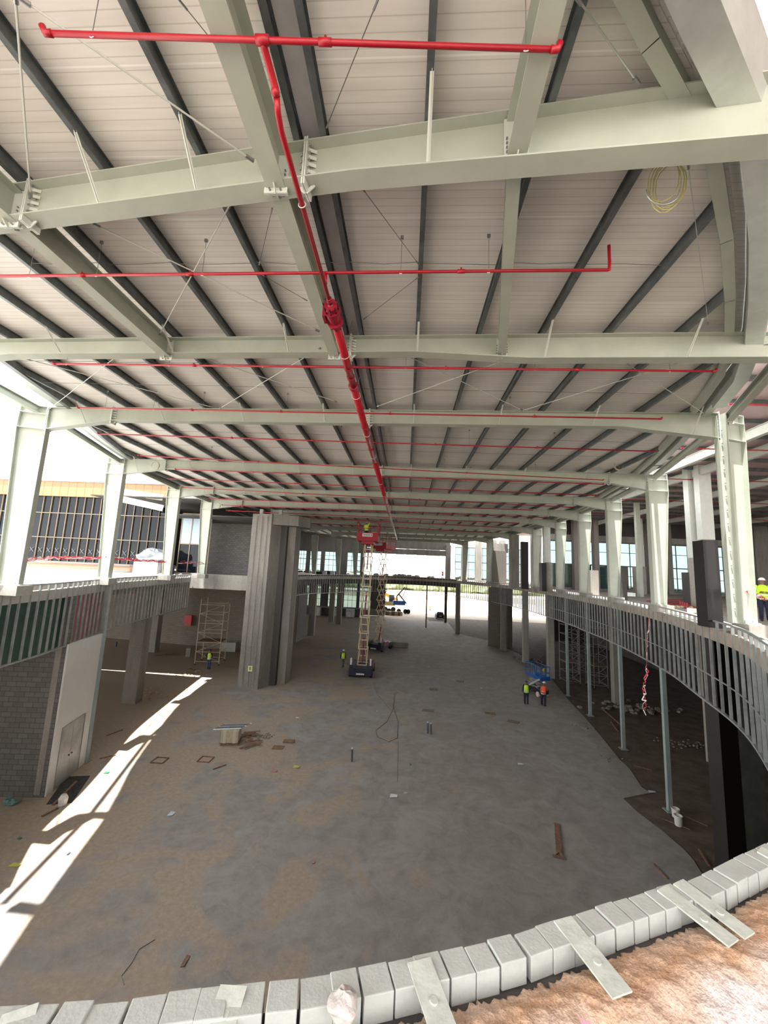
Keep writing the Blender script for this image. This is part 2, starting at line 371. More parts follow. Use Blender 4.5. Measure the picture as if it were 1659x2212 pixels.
# ---------------------------------------------------------------- setting: ground
b = MB()
b.add([(-400, -300, -0.12), (400, -300, -0.12), (400, 700, -0.12), (-400, 700, -0.12)], [(0, 1, 2, 3)])
struct(b.build('floor_outside', SANDOUT))
sl = [g(*p) for p in [(1000, 1371), (1060, 1385), (1120, 1412), (1180, 1452), (1228, 1512), (1262, 1548), (1300, 1592), (1338, 1640), (1360, 1660), (1386, 1700), (1405, 1712), (1400, 1730), (1375, 1715), (1348, 1712), (1346, 1724), (1375, 1752), (1432, 1795), (1478, 1835), (1500, 1860), (1515, 1885)]]
poly = [(p.x, p.y) for p in sl] + [(10.5, 10), (10, -12), (-44, -12), (-44, 85), (9.0, 85), (9.0, 72)]
# rounded nose of the slab rim by the first post is left as the photograph shows it
poly2 = [poly[i] for i in range(len(poly)) if i not in (11, 12, 13)]
struct(MB().prism(poly2, -0.10, 0.0).build('floor', SLAB))
b = MB(); b.add([(9.0, -12, -0.05), (60, -12, -0.05), (60, 92, -0.05), (5, 92, -0.05)], [(0, 1, 2, 3)])
struct(b.build('floor_soil_right', SOIL))

# upper decks ------------------------------------------------------------------
def deckpoly(edge, far_pts): return [(p.x, p.y) for p in edge] + far_pts
b = MB(); b.prism(deckpoly(rightc, [(8.5, 100), (62, 100), (62, -12), (14, -12), (3.2, 2.2)]), 8.35, DECKZ)
struct(b.build('floor_upper_right', DECKR))
b = MB(); b.prism(deckpoly(leftc[::-1], [(-12.4, 10.0), (-16, 2), (-80, 2), (-80, 60), (-13.6, 60), (-13.7, 34.6), (-18.5, 34.6)][0:3] + [(-80, 42.5), (-34, 42.5), (-34, 34.6)]), 8.35, DECKZ)
struct(b.build('floor_upper_left', DECKW))
b = MB(); b.prism([(p.x, p.y) for p in farc] + [(-12.6, 36.2), (-34, 36.2), (-34, 42.5), (-60, 42.5), (-60, 96), (8.5, 96)], 8.35, DECKZ - 0.004)
struct(b.build('floor_upper_far', DECKR))
b = MB(); b.prism([(-18.5, 34.6), (-13.4, 34.6), (-13.4, 36.2), (-34, 36.2), (-34, 34.6)], 8.35, DECKZ - 0.002)
struct(b.build('floor_upper_strip', CONC))
# sunlit band by the right rim, painted on in the pale screed colour
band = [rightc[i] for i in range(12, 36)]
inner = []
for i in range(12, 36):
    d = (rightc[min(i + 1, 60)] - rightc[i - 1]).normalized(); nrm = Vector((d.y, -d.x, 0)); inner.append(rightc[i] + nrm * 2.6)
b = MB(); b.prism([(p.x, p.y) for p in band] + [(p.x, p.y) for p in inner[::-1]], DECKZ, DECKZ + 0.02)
tag(b.build('sunlit_strip', DECKW), 'pale strip of painted sunlight along the rim of the right upper deck', 'painted sunlight', kind='stuff')

# rim beam (edge of the concrete deck) behind the studs
def rim(name, pts, off, z0, z1, m, th=0.25):
    b = MB(); outer = []; inn = []
    for i, p in enumerate(pts):
        d = (pts[min(i + 1, len(pts) - 1)] - pts[max(i - 1, 0)]).normalized(); nrm = Vector((d.y, -d.x, 0))
        outer.append(p + nrm * off); inn.append(p + nrm * (off + th))
    n = len(pts); vs = []
    for L_, z in ((outer, z0), (outer, z1), (inn, z1), (inn, z0)): vs += [(p.x, p.y, z) for p in L_]
    fs = []
    for i in range(n - 1):
        for k in range(4): fs.append((k * n + i, k * n + i + 1, ((k + 1) % 4) * n + i + 1, ((k + 1) % 4) * n + i))
    fs += [(0, n, 2 * n, 3 * n), (n - 1, 4 * n - 1, 3 * n - 1, 2 * n - 1)]
    b.add(vs, fs); return b.build(name, m)
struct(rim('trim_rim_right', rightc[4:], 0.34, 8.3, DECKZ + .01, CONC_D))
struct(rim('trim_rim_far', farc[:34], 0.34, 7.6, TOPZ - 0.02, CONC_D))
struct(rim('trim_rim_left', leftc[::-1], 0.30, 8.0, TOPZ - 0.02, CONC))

# ---------------------------------------------------------------- ceiling
roofL = [(-7.5, -3.0), (-8.4, 1.0), (-9.9, 5.0), (-11.4, 9.2), (-12.55, 13.2), (-14.1, 16.9), (-15.3, 20.6), (-16.5, 24.5), (-17.4, 29.3), (-18.0, 37.0), (-18.2, 50), (-16, 64), (-8, 76)]
roofR = [(-4.5, -2.4), (-1.9, -.2), (.2, 1.55), (1.45, 2.58), (2.2, 3.2), (2.8, 3.68), (3.96, 4.62), (5.12, 6.0), (6.0, 7.1), (6.85, 8.2), (8.1, 10.2), (9.15, 12.9), (10.2, 15.7), (11.7, 20.7), (12.7, 26.0), (13.5, 32), (13.9, 38), (14.2, 45), (13.4, 54), (11.5, 64), (8, 76)]
ra = arc(roofL, 40); rb = arc(roofR, 48)
def offs(c, o):
    r = []
    for i, p in enumerate(c):
        d = (c[min(i + 1, len(c) - 1)] - c[max(i - 1, 0)]).normalized(); r.append(p + Vector((d.y, -d.x, 0)) * o)
    return r
b = MB(); b.prism([(p.x, p.y) for p in offs(ra, -.06)] + [(p.x, p.y) for p in offs(rb, .16)[::-1]], 15.79, 15.88); b.prism([(p.x, p.y) for p in ra] + [(p.x, p.y) for p in rb[::-1]], 15.72, 15.788)
struct(b.build('ceiling', PANEL))

struct(MB().prism([(-60, 58), (-17, 58), (-17, 75), (9.8, 75), (9.8, 97), (-60, 97)], 16.7, 16.8).build('ceiling_far', CONC_D))
struct(MB().prism([(-30, 35.5), (-17.0, 35.5), (-17.0, 60), (-30, 60)], 15.86, 15.95).build('ceiling_left_rear', CONC_D))
struct(MB().prism([(-24, 37.2), (-13.3, 37.2), (-13.3, 44.2), (-24, 44.2)], 14.5, 14.6).build('ceiling_left_room', CONC_D))
# ---------------------------------------------------------------- rafters
# (left xy, right xy, splice x positions, haunch length left/right)
FR = [((-6.6, 4.95), (3.9, 3.73), [-5.62, -1.43], 0.0, 0.0),
      ((-12.4, 8.95), (7.75, 8.28), [-1.45], 3.0, 1.2),
      ((-13.2, 13.25), (9.60, 12.55), [-10.7, -1.4], 2.6, 2.9),
      ((-15.4, 20.3), (11.95, 20.3), [-13.1, -1.4, 10.1], 2.4, 2.0),
      ((-16.5, 27.6), (13.05, 26.7), [-14.0, -1.4, 11.0], 2.4, 2.0),
      ((-16.9, 33.2), (13.6, 32.3), [-14.2, -1.4, 11.3], 2.4, 2.0),
      ((-13.4, 38.2), (13.9, 38.0), [-1.4, 11.5], 2.0, 2.0),
      ((-12.8, 44.8), (13.9, 44.8), [-1.4, 11.5], 2.0, 2.0),
      ((-12.9, 52.2), (13.2, 52.2), [-1.4, 11.0], 2.0, 2.0),
      ((-11.5, 60.0), (11.9, 60.0), [-1.4, 10.0], 2.0, 2.0),
      ((-8.5, 67.5), (9.4, 67.5), [-1.4], 2.0, 2.0)]
FW = 0.27
ZT = 15.5
def zbot(i, s, L_):
    a, c, sp_, hl, hr = FR[i]; zb = 15.03 if i else 14.97
    if i == 0: return zb - max(0, (s / L_ - 0.55)) * 0.55
    if i == 1: return 15.10 - 0.16 * max(0, min(1, (s / L_ - 0.62) / 0.12)) - max(0, (2.4 - s) / 2.4) * 0.25
    z = zb
    if hl and s < hl: z -= 0.36 * (hl - s) / hl
    if hr and L_ - s < hr: z -= 0.34 * (hr - (L_ - s)) / hr
    return z
def rafter(i):
    a, c, spl, hl, hr = FR[i]; A = Vector((*a, 0)); B = Vector((*c, 0)); L_ = (B - A).length; d = (B - A) / L_; nrm = Vector((-d.y, d.x, 0))
    nm = 'nearest' if i == 0 else ORD[i] + ' nearest'
    extra = {0: ' crossing above the near red pipe', 1: ' in front of the red valve'}.get(i, ' carrying the roof purlins')
    t = empty('rafter_beam', (A + B) / 2 + Vector((0, 0, 15.0)), f'pale grey-green steel roof rafter, {nm} to the camera{extra}'[:120], 'roof rafter')
    ks = sorted({0.0, L_, hl, L_ - hr, L_ * .55, L_ * .62, L_ * .74, min(2.4, L_)}); ks = [k for k in ks if 0 <= k <= L_]
    web = MB(); th = 0.006; vs = []; n = len(ks)
    for sgn in (-1, 1):
        for k in ks:
            p = A + d * k + nrm * sgn * th; vs.append((p.x, p.y, zbot(i, k, L_))); vs.append((p.x, p.y, ZT - .02))
    fs = []
    for k in range(n - 1):
        q = 2 * k; fs.append((q, q + 2, q + 3, q + 1)); fs.append((2 * n + q + 1, 2 * n + q + 3, 2 * n + q + 2, 2 * n + q))
    web.add(vs, fs); web.build('web', PRIMER, t)
    tf = MB(); tf.bar(A + Vector((0, 0, ZT - .01)), B + Vector((0, 0, ZT - .01)), FW, .018); tf.build('top_flange', PRIMER, t)
    bf = MB()
    for k0, k1 in zip(ks, ks[1:]):
        bf.bar(A + d * k0 + Vector((0, 0, zbot(i, k0, L_))), A + d * (k1 + .002) + Vector((0, 0, zbot(i, k1, L_))), FW, .02)
    bf.build('bottom_flange', PRIMER, t)
    for sx in spl:
        k = (sx - A.x) / d.x
        if not (0 < k < L_): continue
        zb = zbot(i, k, L_); sm = MB(); P = A + d * k
        for o in (-.014, .014): sm.bar(P + d * o + Vector((0, 0, zb - .10)), P + d * o + Vector((0, 0, ZT + .05)), .26, .02, d)
        nb = 5
        spj = sm.build('splice_plate', PRIMER_W if i < 3 else PRIMER, t)
        if i < 4:
            st = MB(); bt = MB()
            for j in range(nb):
                z = zb + .05 + (ZT - zb - .12) * j / (nb - 1)
                for sg in (-1, 1):
                    st.bar(P + d * .02 * sg - nrm * .06 + Vector((0, 0, z)), P + d * .11 * sg - nrm * .012 + Vector((0, 0, z)), .006, .05, (0, 0, 1))
                    bt.tube([P + d * .024 * sg - nrm * .09 + Vector((0, 0, z + .03)), P + d * .055 * sg - nrm * .09 + Vector((0, 0, z + .03))], .013, 6)
            st.bar(P + Vector((0, 0, zb - .10)) , P + d * .10 + Vector((0, 0, zb - .005)), .012, .05); st.bar(P + Vector((0, 0, zb - .10)), P - d * .10 + Vector((0, 0, zb - .005)), .012, .05)
            st.build('stiffener', PRIMER_W, t)
            bt.build('bolt_row', BOLT, t)
    if i in (2, 3, 4, 5, 6, 7):
        for e, sg in ((A, 1), (B, -1)):
            m_ = MB(); m_.bar(e + Vector((0, 0, zbot(i, 0 if sg > 0 else L_, L_) - .05)), e + Vector((0, 0, ZT + .04)), .28, .03, d)
            m_.build('end_plate', PRIMER_W, t)
            bt = MB()
            for j in range(6):
                z = 14.7 + .8 * j / 6
                for q in (-.09, .09): bt.tube([e + d * sg * .015 + nrm * q + Vector((0, 0, z)), e + d * sg * .05 + nrm * q + Vector((0, 0, z))], .016, 6)
            bt.build('bolt_row', BOLT, t)
    return t
for i in range(len(FR)): rafter(i)
def fline(i, x):
    a, c = FR[i][0], FR[i][1]; return a[1] + (c[1] - a[1]) * (x - a[0]) / (c[0] - a[0])

# ---------------------------------------------------------------- portal columns
def portal_column(x, y, z0, side, label, top=15.5, wt=0.95, wb=0.55, ax=(1, 0), fl=0.30, knee=0.85):
    """tapered I column, web along ax, inner flange vertical side away from `side`"""
    t = empty('portal_column', (x, y, z0), label, 'steel column', None)
    d = Vector((ax[0], ax[1], 0)).normalized() * side; nn = Vector((-d.y, d.x, 0)); O = Vector((x, y, 0))
    # profile along d (d points outward from the hall): inner face near plumb, outer face flares with height
    zi = [z0 + .02, top - knee, top]; inn = [0.0, -0.02, -0.02]; out = [wb, wt, wt - .03]
    w = MB(); vs = []
    for sg in (-1, 1):
        for z, a, c in zip(zi, inn, out):
            for k in (a, c): p = O + d * k + nn * sg * .007; vs.append((p.x, p.y, z))
    w.add(vs, [(0, 1, 3, 2), (2, 3, 5, 4), (8, 9, 7, 6), (10, 11, 9, 8)]); w.build('web', PRIMER, t)
    for nm, arr in (('inner_flange', inn), ('outer_flange', out)):
        f_ = MB()
        for k in range(2):
            a = O + d * arr[k]; c = O + d * arr[k + 1]
            f_.bar((a.x, a.y, zi[k]), (c.x, c.y, zi[k + 1] + .003), fl, .02, d)
        f_.build(nm, PRIMER, t)
    s_ = MB()
    for z in (top - .01, top - .28, top - knee):
        p = O + d * (-.02); q = O + d * (wt if z < top - .1 else wt - .03); s_.bar((p.x, p.y, z), (q.x, q.y, z), fl, .016)
    s_.build('stiffener', PRIMER_W, t)
    p_ = MB(); c = O + d * wb / 2; p_.box((c.x, c.y, z0), (wb + .14, fl + .1, .03), math.atan2(d.y, d.x)); 
    p_.build('base_plate', PRIMER, t)
    bt = MB()
    for a in (.12, wb - .12):
        for q in (-.1, .1): pp = O + d * a + nn * q; bt.tube([(pp.x, pp.y, z0 - .03), (pp.x, pp.y, z0 + .09)], .015, 6)
    bt.build('anchor_bolt', BOLT, t)
    return t
def pad(x, y, w, dpt, z0, z1, label, rz=0):
    b = MB(); b.box((x, y, (z0 + z1) / 2), (w, dpt, z1 - z0), rz); tag(b.build('column_pad', CONC_L), label, 'concrete pad')
RC = [(2, 'right-hand steel column nearest the camera, beside the black panel'), (3, 'second nearest tapered steel column on the right rim, by the red pipes'), (4, 'third nearest tapered steel column on the right rim'), (5, 'fourth nearest tapered steel column on the right rim'), (6, 'fifth nearest tapered steel column on the right rim'), (7, 'sixth nearest tapered steel column on the right rim'), (8, 'seventh nearest tapered steel column on the right rim'), (9, 'eighth nearest tapered steel column on the right rim'), (10, 'farthest tapered steel column on the right rim')]
COLR = {}
for i, lab in RC:
    x, y = FR[i][1]; z0 = 9.1
    if i == 2: portal_column(x + .18, y, z0, 1, lab, ax=(1, .32), wt=.72, wb=.55)
    else: portal_column(x + .02, y, z0, 1, lab, wt=.92, wb=.55)
    pad(x + (.62 if i == 2 else .42), y, .78, .6, DECKZ, 9.085, f'low concrete pad under the {ORD[i-2]} right-hand steel column')
    COLR[i] = (x, y)
LC = [(2, 'left-hand steel column nearest the camera on the left deck rim'), (3, 'second tapered steel column on the left deck rim, before the glass building'), (4, 'third tapered steel column on the left deck rim, by the rubble'), (5, 'dark tapered steel column on the left deck beside the blue-filmed window')]
for i, lab in LC:
    x, y = FR[i][0]
    if i == 2: portal_column(x - .02, y, 9.1, -1, lab, ax=(1, .35), wt=.85, wb=.62)
    else: portal_column(x - .02, y, 9.1, -1, lab, wt=.92, wb=.55)
    pad(x - .3, y, .95, .6, DECKZ, 9.085, f'low concrete pad under the {ORD[i-2]} left-hand steel column')
# far-left columns seen beyond the concrete pier
for k, (px, lab) in enumerate([(637, 'first pale tapered column standing beyond the concrete pier'), (681, 'second pale tapered column beyond the concrete pier'), (733, 'third column beyond the concrete pier, just left of the tall lifts'), (770, 'fourth column beyond the concrete pier, behind the tall lifts')]):
    yy = 52 + 5 * k; p = aty(px, 1250, yy)
    portal_column(p[0], yy, 9.05, -1, lab, top=14.6, wt=.95, wb=.5)
# bolted channel on the nearest right column
b = MB(); x, y = FR[2][1]; x += .42
b.bar((x - .32, y + .02, 9.1), (x - .32, y + .02, 15.4), .36, .012, (0, 1, 0)); b.bar((x - .50, y - .06, 9.1), (x - .50, y - .06, 15.4), .012, .18, (0, 1, 0)); 
ch = empty('channel_post', (x - .3, y, 9.1), 'bolted steel channel post standing against the nearest right-hand column', 'steel post')
b.build('channel', PRIMER, ch); b = MB()
for k in range(14): b.tube([(x - .3, y - .0, 9.5 + .42 * k), (x - .3, y - .04, 9.5 + .42 * k)], .018, 6)
b.build('bolt_row', BOLT, ch)

# column heads / right column beyond the frame on bay two
portal_column(FR[1][1][0] + .02, FR[1][1][1], 9.1, 1, 'steel column at the right frame edge carrying the second rafter', wt=.9)

# ---------------------------------------------------------------- longitudinal I-section struts
def strut(a, b_, label, w=.20, h=.28, ends=True, m=None):
    t = empty('tie_beam', (Vector(a) + Vector(b_)) / 2, label, 'tie beam')
    MB().ibeam(a, b_, w, h).build('beam', m or PRIMER, t)
    if ends:
        d = (Vector(b_) - Vector(a)).normalized(); e = MB(); bo = MB()
        for p, s in ((Vector(a), 1), (Vector(b_), -1)):
            P = p + d * .012 * s; e.bar(P - Vector((0, 0, h / 2 + .07)), P + Vector((0, 0, h / 2 + .02)), w + .06, .022, d)
            r = d.cross(Vector((0, 0, 1))).normalized()
            for sx in (-.07, .07):
                bo.tube([P + r * sx - Vector((0, 0, h / 2 + .035)) + d * .012 * s, P + r * sx - Vector((0, 0, h / 2 + .035)) + d * .045 * s], .014, 6)
                for q in range(4): bo.tube([P + r * (.11 if sx > 0 else -.11) + Vector((0, 0, -h / 2 + .06 + q * .06)) + d * .012 * s, P + r * (.11 if sx > 0 else -.11) + Vector((0, 0, -h / 2 + .06 + q * .06)) + d * .035 * s], .011, 6)
            e.bar(P - Vector((0, 0, h / 2 + .07)), P + d * .09 * s - Vector((0, 0, h / 2)), .01, .05)
        e.build('end_plate', PRIMER_W, t); bo.build('bolt_row', BOLT, t)
def fx(i, x, off): return fline(i, x) + off
ZS = 15.14
mx = -1.83
strut((mx - .0, 0.2, 15.2), (mx, fx(0, mx, -.02), 15.2), 'pale I-section tie beam left of the red main, above the nearest rafter', w=.24, h=.5)
strut((mx, fx(0, mx, .02), 15.2), (mx, fx(1, mx, -.02), 15.24), 'pale I-section tie beam left of the red main, between first and second rafters', w=.22, h=.42)
lx0 = -5.95
strut((lx0, 0.5, 15.2), (lx0, fx(0, lx0, -.02), 15.2), 'pale tie beam at the upper left frame edge', w=.24, h=.5)
strut((lx0, fx(0, lx0, .02), 15.2), (lx0 - .02, fx(1, lx0, -.02), 15.24), 'long dark-shaded tie beam on the left, between first and second rafters', w=.24, h=.42)
strut((.98, 0.2, 15.2), (1.1, fx(0, 1.1, -.02), 15.2), 'pale tie beam right of the red main, above the nearest rafter', w=.22, h=.5)
strut((1.1, fx(0, 1.1, .02), 15.2), (1.98, fx(1, 1.98, -.02), 15.24), 'pale slanting tie beam right of the red main, between first and second rafters', w=.17, h=.4)
# perimeter ties between column heads
for i in range(2, 9):
    (x0, y0), (x1, y1) = FR[i][1], FR[i + 1][1]
    strut((x0 + .35, y0 + .02, 15.36), (x1 + .35, y1 - .02, 15.36), f'perimeter tie beam on the right between column heads, {ORD[i-1]} bay from the camera', w=.18, h=.24, ends=(i < 5))
strut((FR[1][1][0] + .35, FR[1][1][1] + .02, 15.36), (FR[2][1][0] + .35, FR[2][1][1] - .02, 15.36), 'perimeter tie beam slanting to the nearest right-hand column head', w=.2, h=.26)
for i in range(1, 5):
    (x0, y0), (x1, y1) = FR[i][0], FR[i + 1][0]
    strut((x0 - .35, y0 + .02, 15.36), (x1 - .35, y1 - .02, 15.36), f'perimeter tie beam on the left against the white sky, {ORD[i-1]} from the camera', w=.18, h=.26, ends=(i < 4))

# ---------------------------------------------------------------- purlins
def xlim(y, side):
    c = ra if side < 0 else rb
    for p, q in zip(c, c[1:]):
        if p.y <= y <= q.y: return p.x + (q.x - p.x) * (y - p.y) / max(1e-6, q.y - p.y)
    return c[-1].x if y > c[-1].y else c[0].x
def yrange(x):
    ys = [y for y in [k * .1 for k in range(-28, 755)] if xlim(y, -1) + .12 < x < xlim(y, 1) - .12]
    return (min(ys), max(ys)) if ys else None
PX = [-17.5, -16.05, -14.6, -13.1, -11.65, -10.15, -8.70, -7.25, -5.78, -4.40, -2.93, -1.57, -1.22, .07, 1.46, 2.86, 4.28, 5.80, 7.35, 8.8, 10.25, 11.7, 13.1]
for k, x in enumerate(PX):
    yr = yrange(x)
    if not yr or yr[1] - yr[0] < 2: continue
    if x < -1.4: lab = f'dark galvanised roof purlin, {ORD[11 - k] if 11-k < 15 else "last"} one left of the ridge flashing'
    else: lab = f'dark galvanised roof purlin, {ORD[k - 12]} one right of the ridge flashing'
    t = MB(); y0, y1 = yr
    w = .075
    t.bar((x, y0, 15.605), (x, y1, 15.605), .004, .20)
    t.bar((x, y0, 15.507), (x, y1, 15.507), w, .006); t.bar((x, y0, 15.703), (x, y1, 15.703), w, .006)
    t.bar((x - w / 2, y0, 15.518), (x - w / 2, y1, 15.518), .004, .022); t.bar((x + w / 2, y0, 15.518), (x + w / 2, y1, 15.518), .004, .022)
    tag(t.build('roof_purlin', GALV), lab, 'purlin', 'purlins under the roof panels')
    # doubled lap over rafters
b = MB(); b.bar((-1.395, 0.2, 15.712), (-1.395, 72, 15.712), .30, .006); tag(b.build('ridge_flashing', FLASH), 'flat grey flashing strip along the ridge between two purlins', 'flashing')
# edge channels and gutters along the roof outline
def along(name, pts, off, z, w, h, m, lab, cat, seg=True, parent=None):
    b = MB(); q = []
    for i, p in enumerate(pts):
        d = (pts[min(i + 1, len(pts) - 1)] - pts[max(i - 1, 0)]).normalized(); q.append(p + Vector((d.y, -d.x, 0)) * off + Vector((0, 0, z)))
    for a, c in zip(q, q[1:]): b.bar(a, c + (c - a).normalized() * .01, w, h)
    o = b.build(name, m, parent)
    if lab: tag(o, lab, cat)
    return o
pr = [p for p in rb if p.y < 70]
along('edge_channel', pr[1:], -.12, 15.58, .16, .22, PRIMER, 'pale edge channel following the right roof outline', 'edge channel')
gt = MB()
gp = []
for i, p in enumerate(pr[:]):
    d = (pr[min(i + 1, len(pr) - 1)] - pr[max(i - 1, 0)]).normalized(); gp.append((p, Vector((d.y, -d.x, 0))))
gut = empty('roof_gutter', (6, 8, 15.3), 'galvanised box gutter in folded sections along the right roof edge', 'gutter')
for (p, n1), (q, n2) in zip(gp[:-1], gp[1:]):
    s = MB(); A0 = p + n1 * .12; gw = .42 if p.y < 11 else .34; A1 = p + n1 * gw; B0 = q + n2 * .12; B1 = q + n2 * gw; zb = 15.28 if p.y < 11 else 15.42; zt = 15.78
    prof = [(A0, B0, zb), (A1, B1, zb), (A1 + n1 * .12, B1 + n2 * .12, zt), (A0, B0, zt)]
    vs = []
    for a, c, z in prof: vs += [(a.x, a.y, z), (c.x, c.y, z)]
    vs2 = [(v[0], v[1], v[2] - .012 if v[2] < 15.5 else v[2]) for v in vs]
    s.add(vs, [(0, 1, 3, 2), (2, 3, 5, 4), (6, 7, 1, 0), (0, 2, 4, 6), (1, 7, 5, 3)])
    s.build('gutter_section', GALVL, gut)
    d = (q - p).normalized(); s = MB(); 
    if gp.index((p, n1)) % 3 == 0:
        P = p + n1 * .32 + d * .03; s.bar(P + Vector((0, 0, zb - .012)) - n1 * .22, P + Vector((0, 0, zb - .012)) + n1 * .22, .06, .01)
    s.build('gutter_seam', GALV, gut)
pl = [p for p in ra if p.y < 47]
along('edge_channel', pl, .10, 15.58, .14, .22, GALV, 'dark edge channel following the left roof outline', 'edge channel')
along('roof_gutter', pl, -.17, 15.62, .40, .20, GALVL, 'galvanised gutter along the left roof edge against the sky', 'gutter')
# ---------------------------------------------------------------- fly braces
def fly(i, x, lab, dy=-.62):
    y = fline(i, x); L_ = (Vector(FR[i][1]) - Vector(FR[i][0])).length; zb = zbot(i, (x - FR[i][0][0]), L_)
    b = MB(); b.bar((x + .02, y + dy, 15.52), (x + .02, y - .11, zb + .02), .045, .006, (1, 0, 0)); b.bar((x + .02, y + dy, 15.52), (x + .02, y - .11, zb + .02), .006, .045, (1, 0, 0))
    tag(b.build('fly_brace', PRIMER_W), lab, 'fly brace', 'fly braces from purlins to rafters')
for i in range(0, 8):
    xs = [-4.40, -2.93, .07] if i == 0 else [x for x in (-14.6, -11.65, -8.70, -5.78, -2.93, .07, 2.86, 5.80, 8.8) if FR[i][0][0] + .6 < x < FR[i][1][0] - .6]
    for k, x in enumerate(xs):
        fly(i, x, f'pale angle brace from purlin down to the {ORD[i]} rafter, {ORD[k]} from the left')

# ---------------------------------------------------------------- bracing rods and sag rods
def rod(pa, pb, z, r, m, lab, cat='bracing rod', sag=0):
    a = Vector(atz(*pa, z)); c = Vector(atz(*pb, z)); n = 6 if sag else 1
    pts = [a.lerp(c, k / n) - Vector((0, 0, sag * 4 * (k / n) * (1 - k / n))) for k in range(n + 1)]
    b = MB().tube(pts, r, 6); d = (c - a).normalized()
    t = b.build('bracing_rod', m); tag(t, lab, cat); 
    for p, q in ((a, a + d * .10), (c - d * .10, c)): MB().tube([p, q], r * 2.2, 8).build('rod_end', BOLT, t)
RODS = [((35, -10), (548, 348), 15.25, 'long pale bracing rod crossing upper left to the nearest rafter'),
        ((32, -20), (66, 424), 15.25, 'near-vertical looking pale bracing rod at the upper left edge'),
        ((200, 483), (690, 716), 15.25, 'pale bracing rod falling rightwards to the second rafter, left bay'),
        ((498, 440), (345, 722), 15.25, 'pale bracing rod falling leftwards to the second rafter, left bay'),
        ((258, 765), (106, 884), 15.25, 'pale bracing rod falling leftwards to the third rafter by the left column'),
        ((395, 758), (728, 868), 15.25, 'pale bracing rod falling rightwards to the third rafter, left bay'),
        ((692, 752), (475, 882), 15.25, 'pale bracing rod falling leftwards to the third rafter beside the red main'),
        ((55, 775), (460, 880), 15.25, 'pale bracing rod falling rightwards to the third rafter from the far left'),
        ((1118, 768), (815, 878), 15.25, 'pale bracing rod falling leftwards to the third rafter, right of the red main'),
        ((850, 755), (1128, 886), 15.25, 'pale bracing rod falling rightwards to the third rafter, right of the red main'),
        ((1480, 780), (1132, 886), 15.25, 'pale bracing rod falling leftwards to the third rafter from the right edge'),
        ((1345, 780), (1522, 894), 15.25, 'pale bracing rod falling rightwards to the nearest right column head')]
for a, c, z, lab in RODS: rod(a, c, z, .011, ROD, lab)
THIN = [((383, -5), (475, 108), 'thin dark stay wire at the top of the frame, left of the tie beam'), ((818, -5), (705, 276), 'thin dark stay wire slanting to the nearest rafter right of the ridge'),
        ((779, 402), (905, 572), 'thin dark stay wire slanting right below the nearest rafter'), ((905, 598), (785, 690), 'thin dark stay wire slanting left above the second rafter'),
        ((588, 450), (560, 572), 'thin dark stay wire left of the red main below the nearest rafter'), ((560, 590), (664, 650), 'thin dark stay wire slanting to the tie beam left of the valve')]
for a, c, lab in THIN: rod(a, c, 15.45, .005, WIRE, lab, 'stay wire')
def sagrow(y, x0, x1, lab):
    b = MB(); xs = [p for p in PX if x0 <= p <= x1]
    for p, q in zip(xs, xs[1:]):
        b.tube([(p, y + random.uniform(-.05, .05), 15.56), ((p + q) / 2, y, 15.555), (q, y + random.uniform(-.05, .05), 15.56)], .006, 5)
    tag(b.build('sag_rod', WIRE), lab, 'sag rod')
for k, (y, x0, x1) in enumerate([(6.35, -8, 4.4), (9.95, -11.8, 7.0), (11.3, -12, 8.4), (15.6, -13.2, 9), (17.6, -14.6, 10), (23.5, -15, 11.8), (29.8, -16.1, 12)]):
    sagrow(y, x0, x1, f'row of thin sag rods linking the purlins, {ORD[k]} row from the camera')

# ---------------------------------------------------------------- sprinkler pipes
MZ = 14.70
main = empty('sprinkler_main', (-1.47, 5, MZ), 'red sprinkler main pipe running down the middle of the hall under the roof', 'pipe')
X0 = -1.47
b = MB(); b.tube([(-1.44, 3.24, 14.76), (-1.45, 3.32, MZ), (X0, 3.5, MZ), (X0, 6.25, MZ)], .032, 14); b.build('narrow_pipe', REDP, main, True)
b = MB(); b.tube([(X0, 6.78, MZ), (X0, 9.4, MZ)], .085, 16); b.build('wide_pipe', REDP, main, True)
b = MB(); b.tube([(X0, 9.4, MZ), (X0, 16.5, MZ)], .10, 16); b.build('wide_pipe', REDP, main, True)
b = MB(); b.tube([(X0, 16.5, MZ), (X0, 34, MZ)], .12, 16); b.build('wide_pipe', REDP, main, True)
b = MB(); b.tube([(X0, 34, MZ), (X0, 60, MZ)], .09, 12); b.build('far_pipe', GALVL, main, True)
for y, r in ((6.15, .045), (8.45, .10), (8.9, .10), (9.38, .125), (10.8, .115), (12.2, .115), (14.5, .115), (17, .14), (20, .14), (23.5, .14), (27, .14), (31, .14)):
    b = MB(); b.tube([(X0, y - .04, MZ), (X0, y - .015, MZ), (X0, y - .014, MZ), (X0, y + .014, MZ), (X0, y + .015, MZ), (X0, y + .04, MZ)], [r, r, r * .93, r * .93, r, r], 16); b.build('pipe_coupling', REDV, main, True)
vb = empty('check_valve', (X0, 6.5, MZ), 'dark red flanged check valve where the red main changes width', 'valve')
b = MB(); b.tube([(X0, 6.25, MZ), (X0, 6.30, MZ), (X0, 6.36, MZ), (X0, 6.5, MZ), (X0, 6.68, MZ), (X0, 6.78, MZ)], [.045, .06, .10, .135, .105, .09], 18); b.build('valve_body', REDV, vb, True)
for fa, fb, fr in ((6.27, 6.30, .12), (6.39, 6.42, .15), (6.72, 6.78, .15)): MB().tube([(X0, fa, MZ), (X0, fb, MZ)], fr, 20).build('flange', REDV, vb)
b = MB(); b.box((X0 - .15, 6.55, MZ), (.05, .22, .2)); b.build('side_cover', REDV, vb)
b = MB()
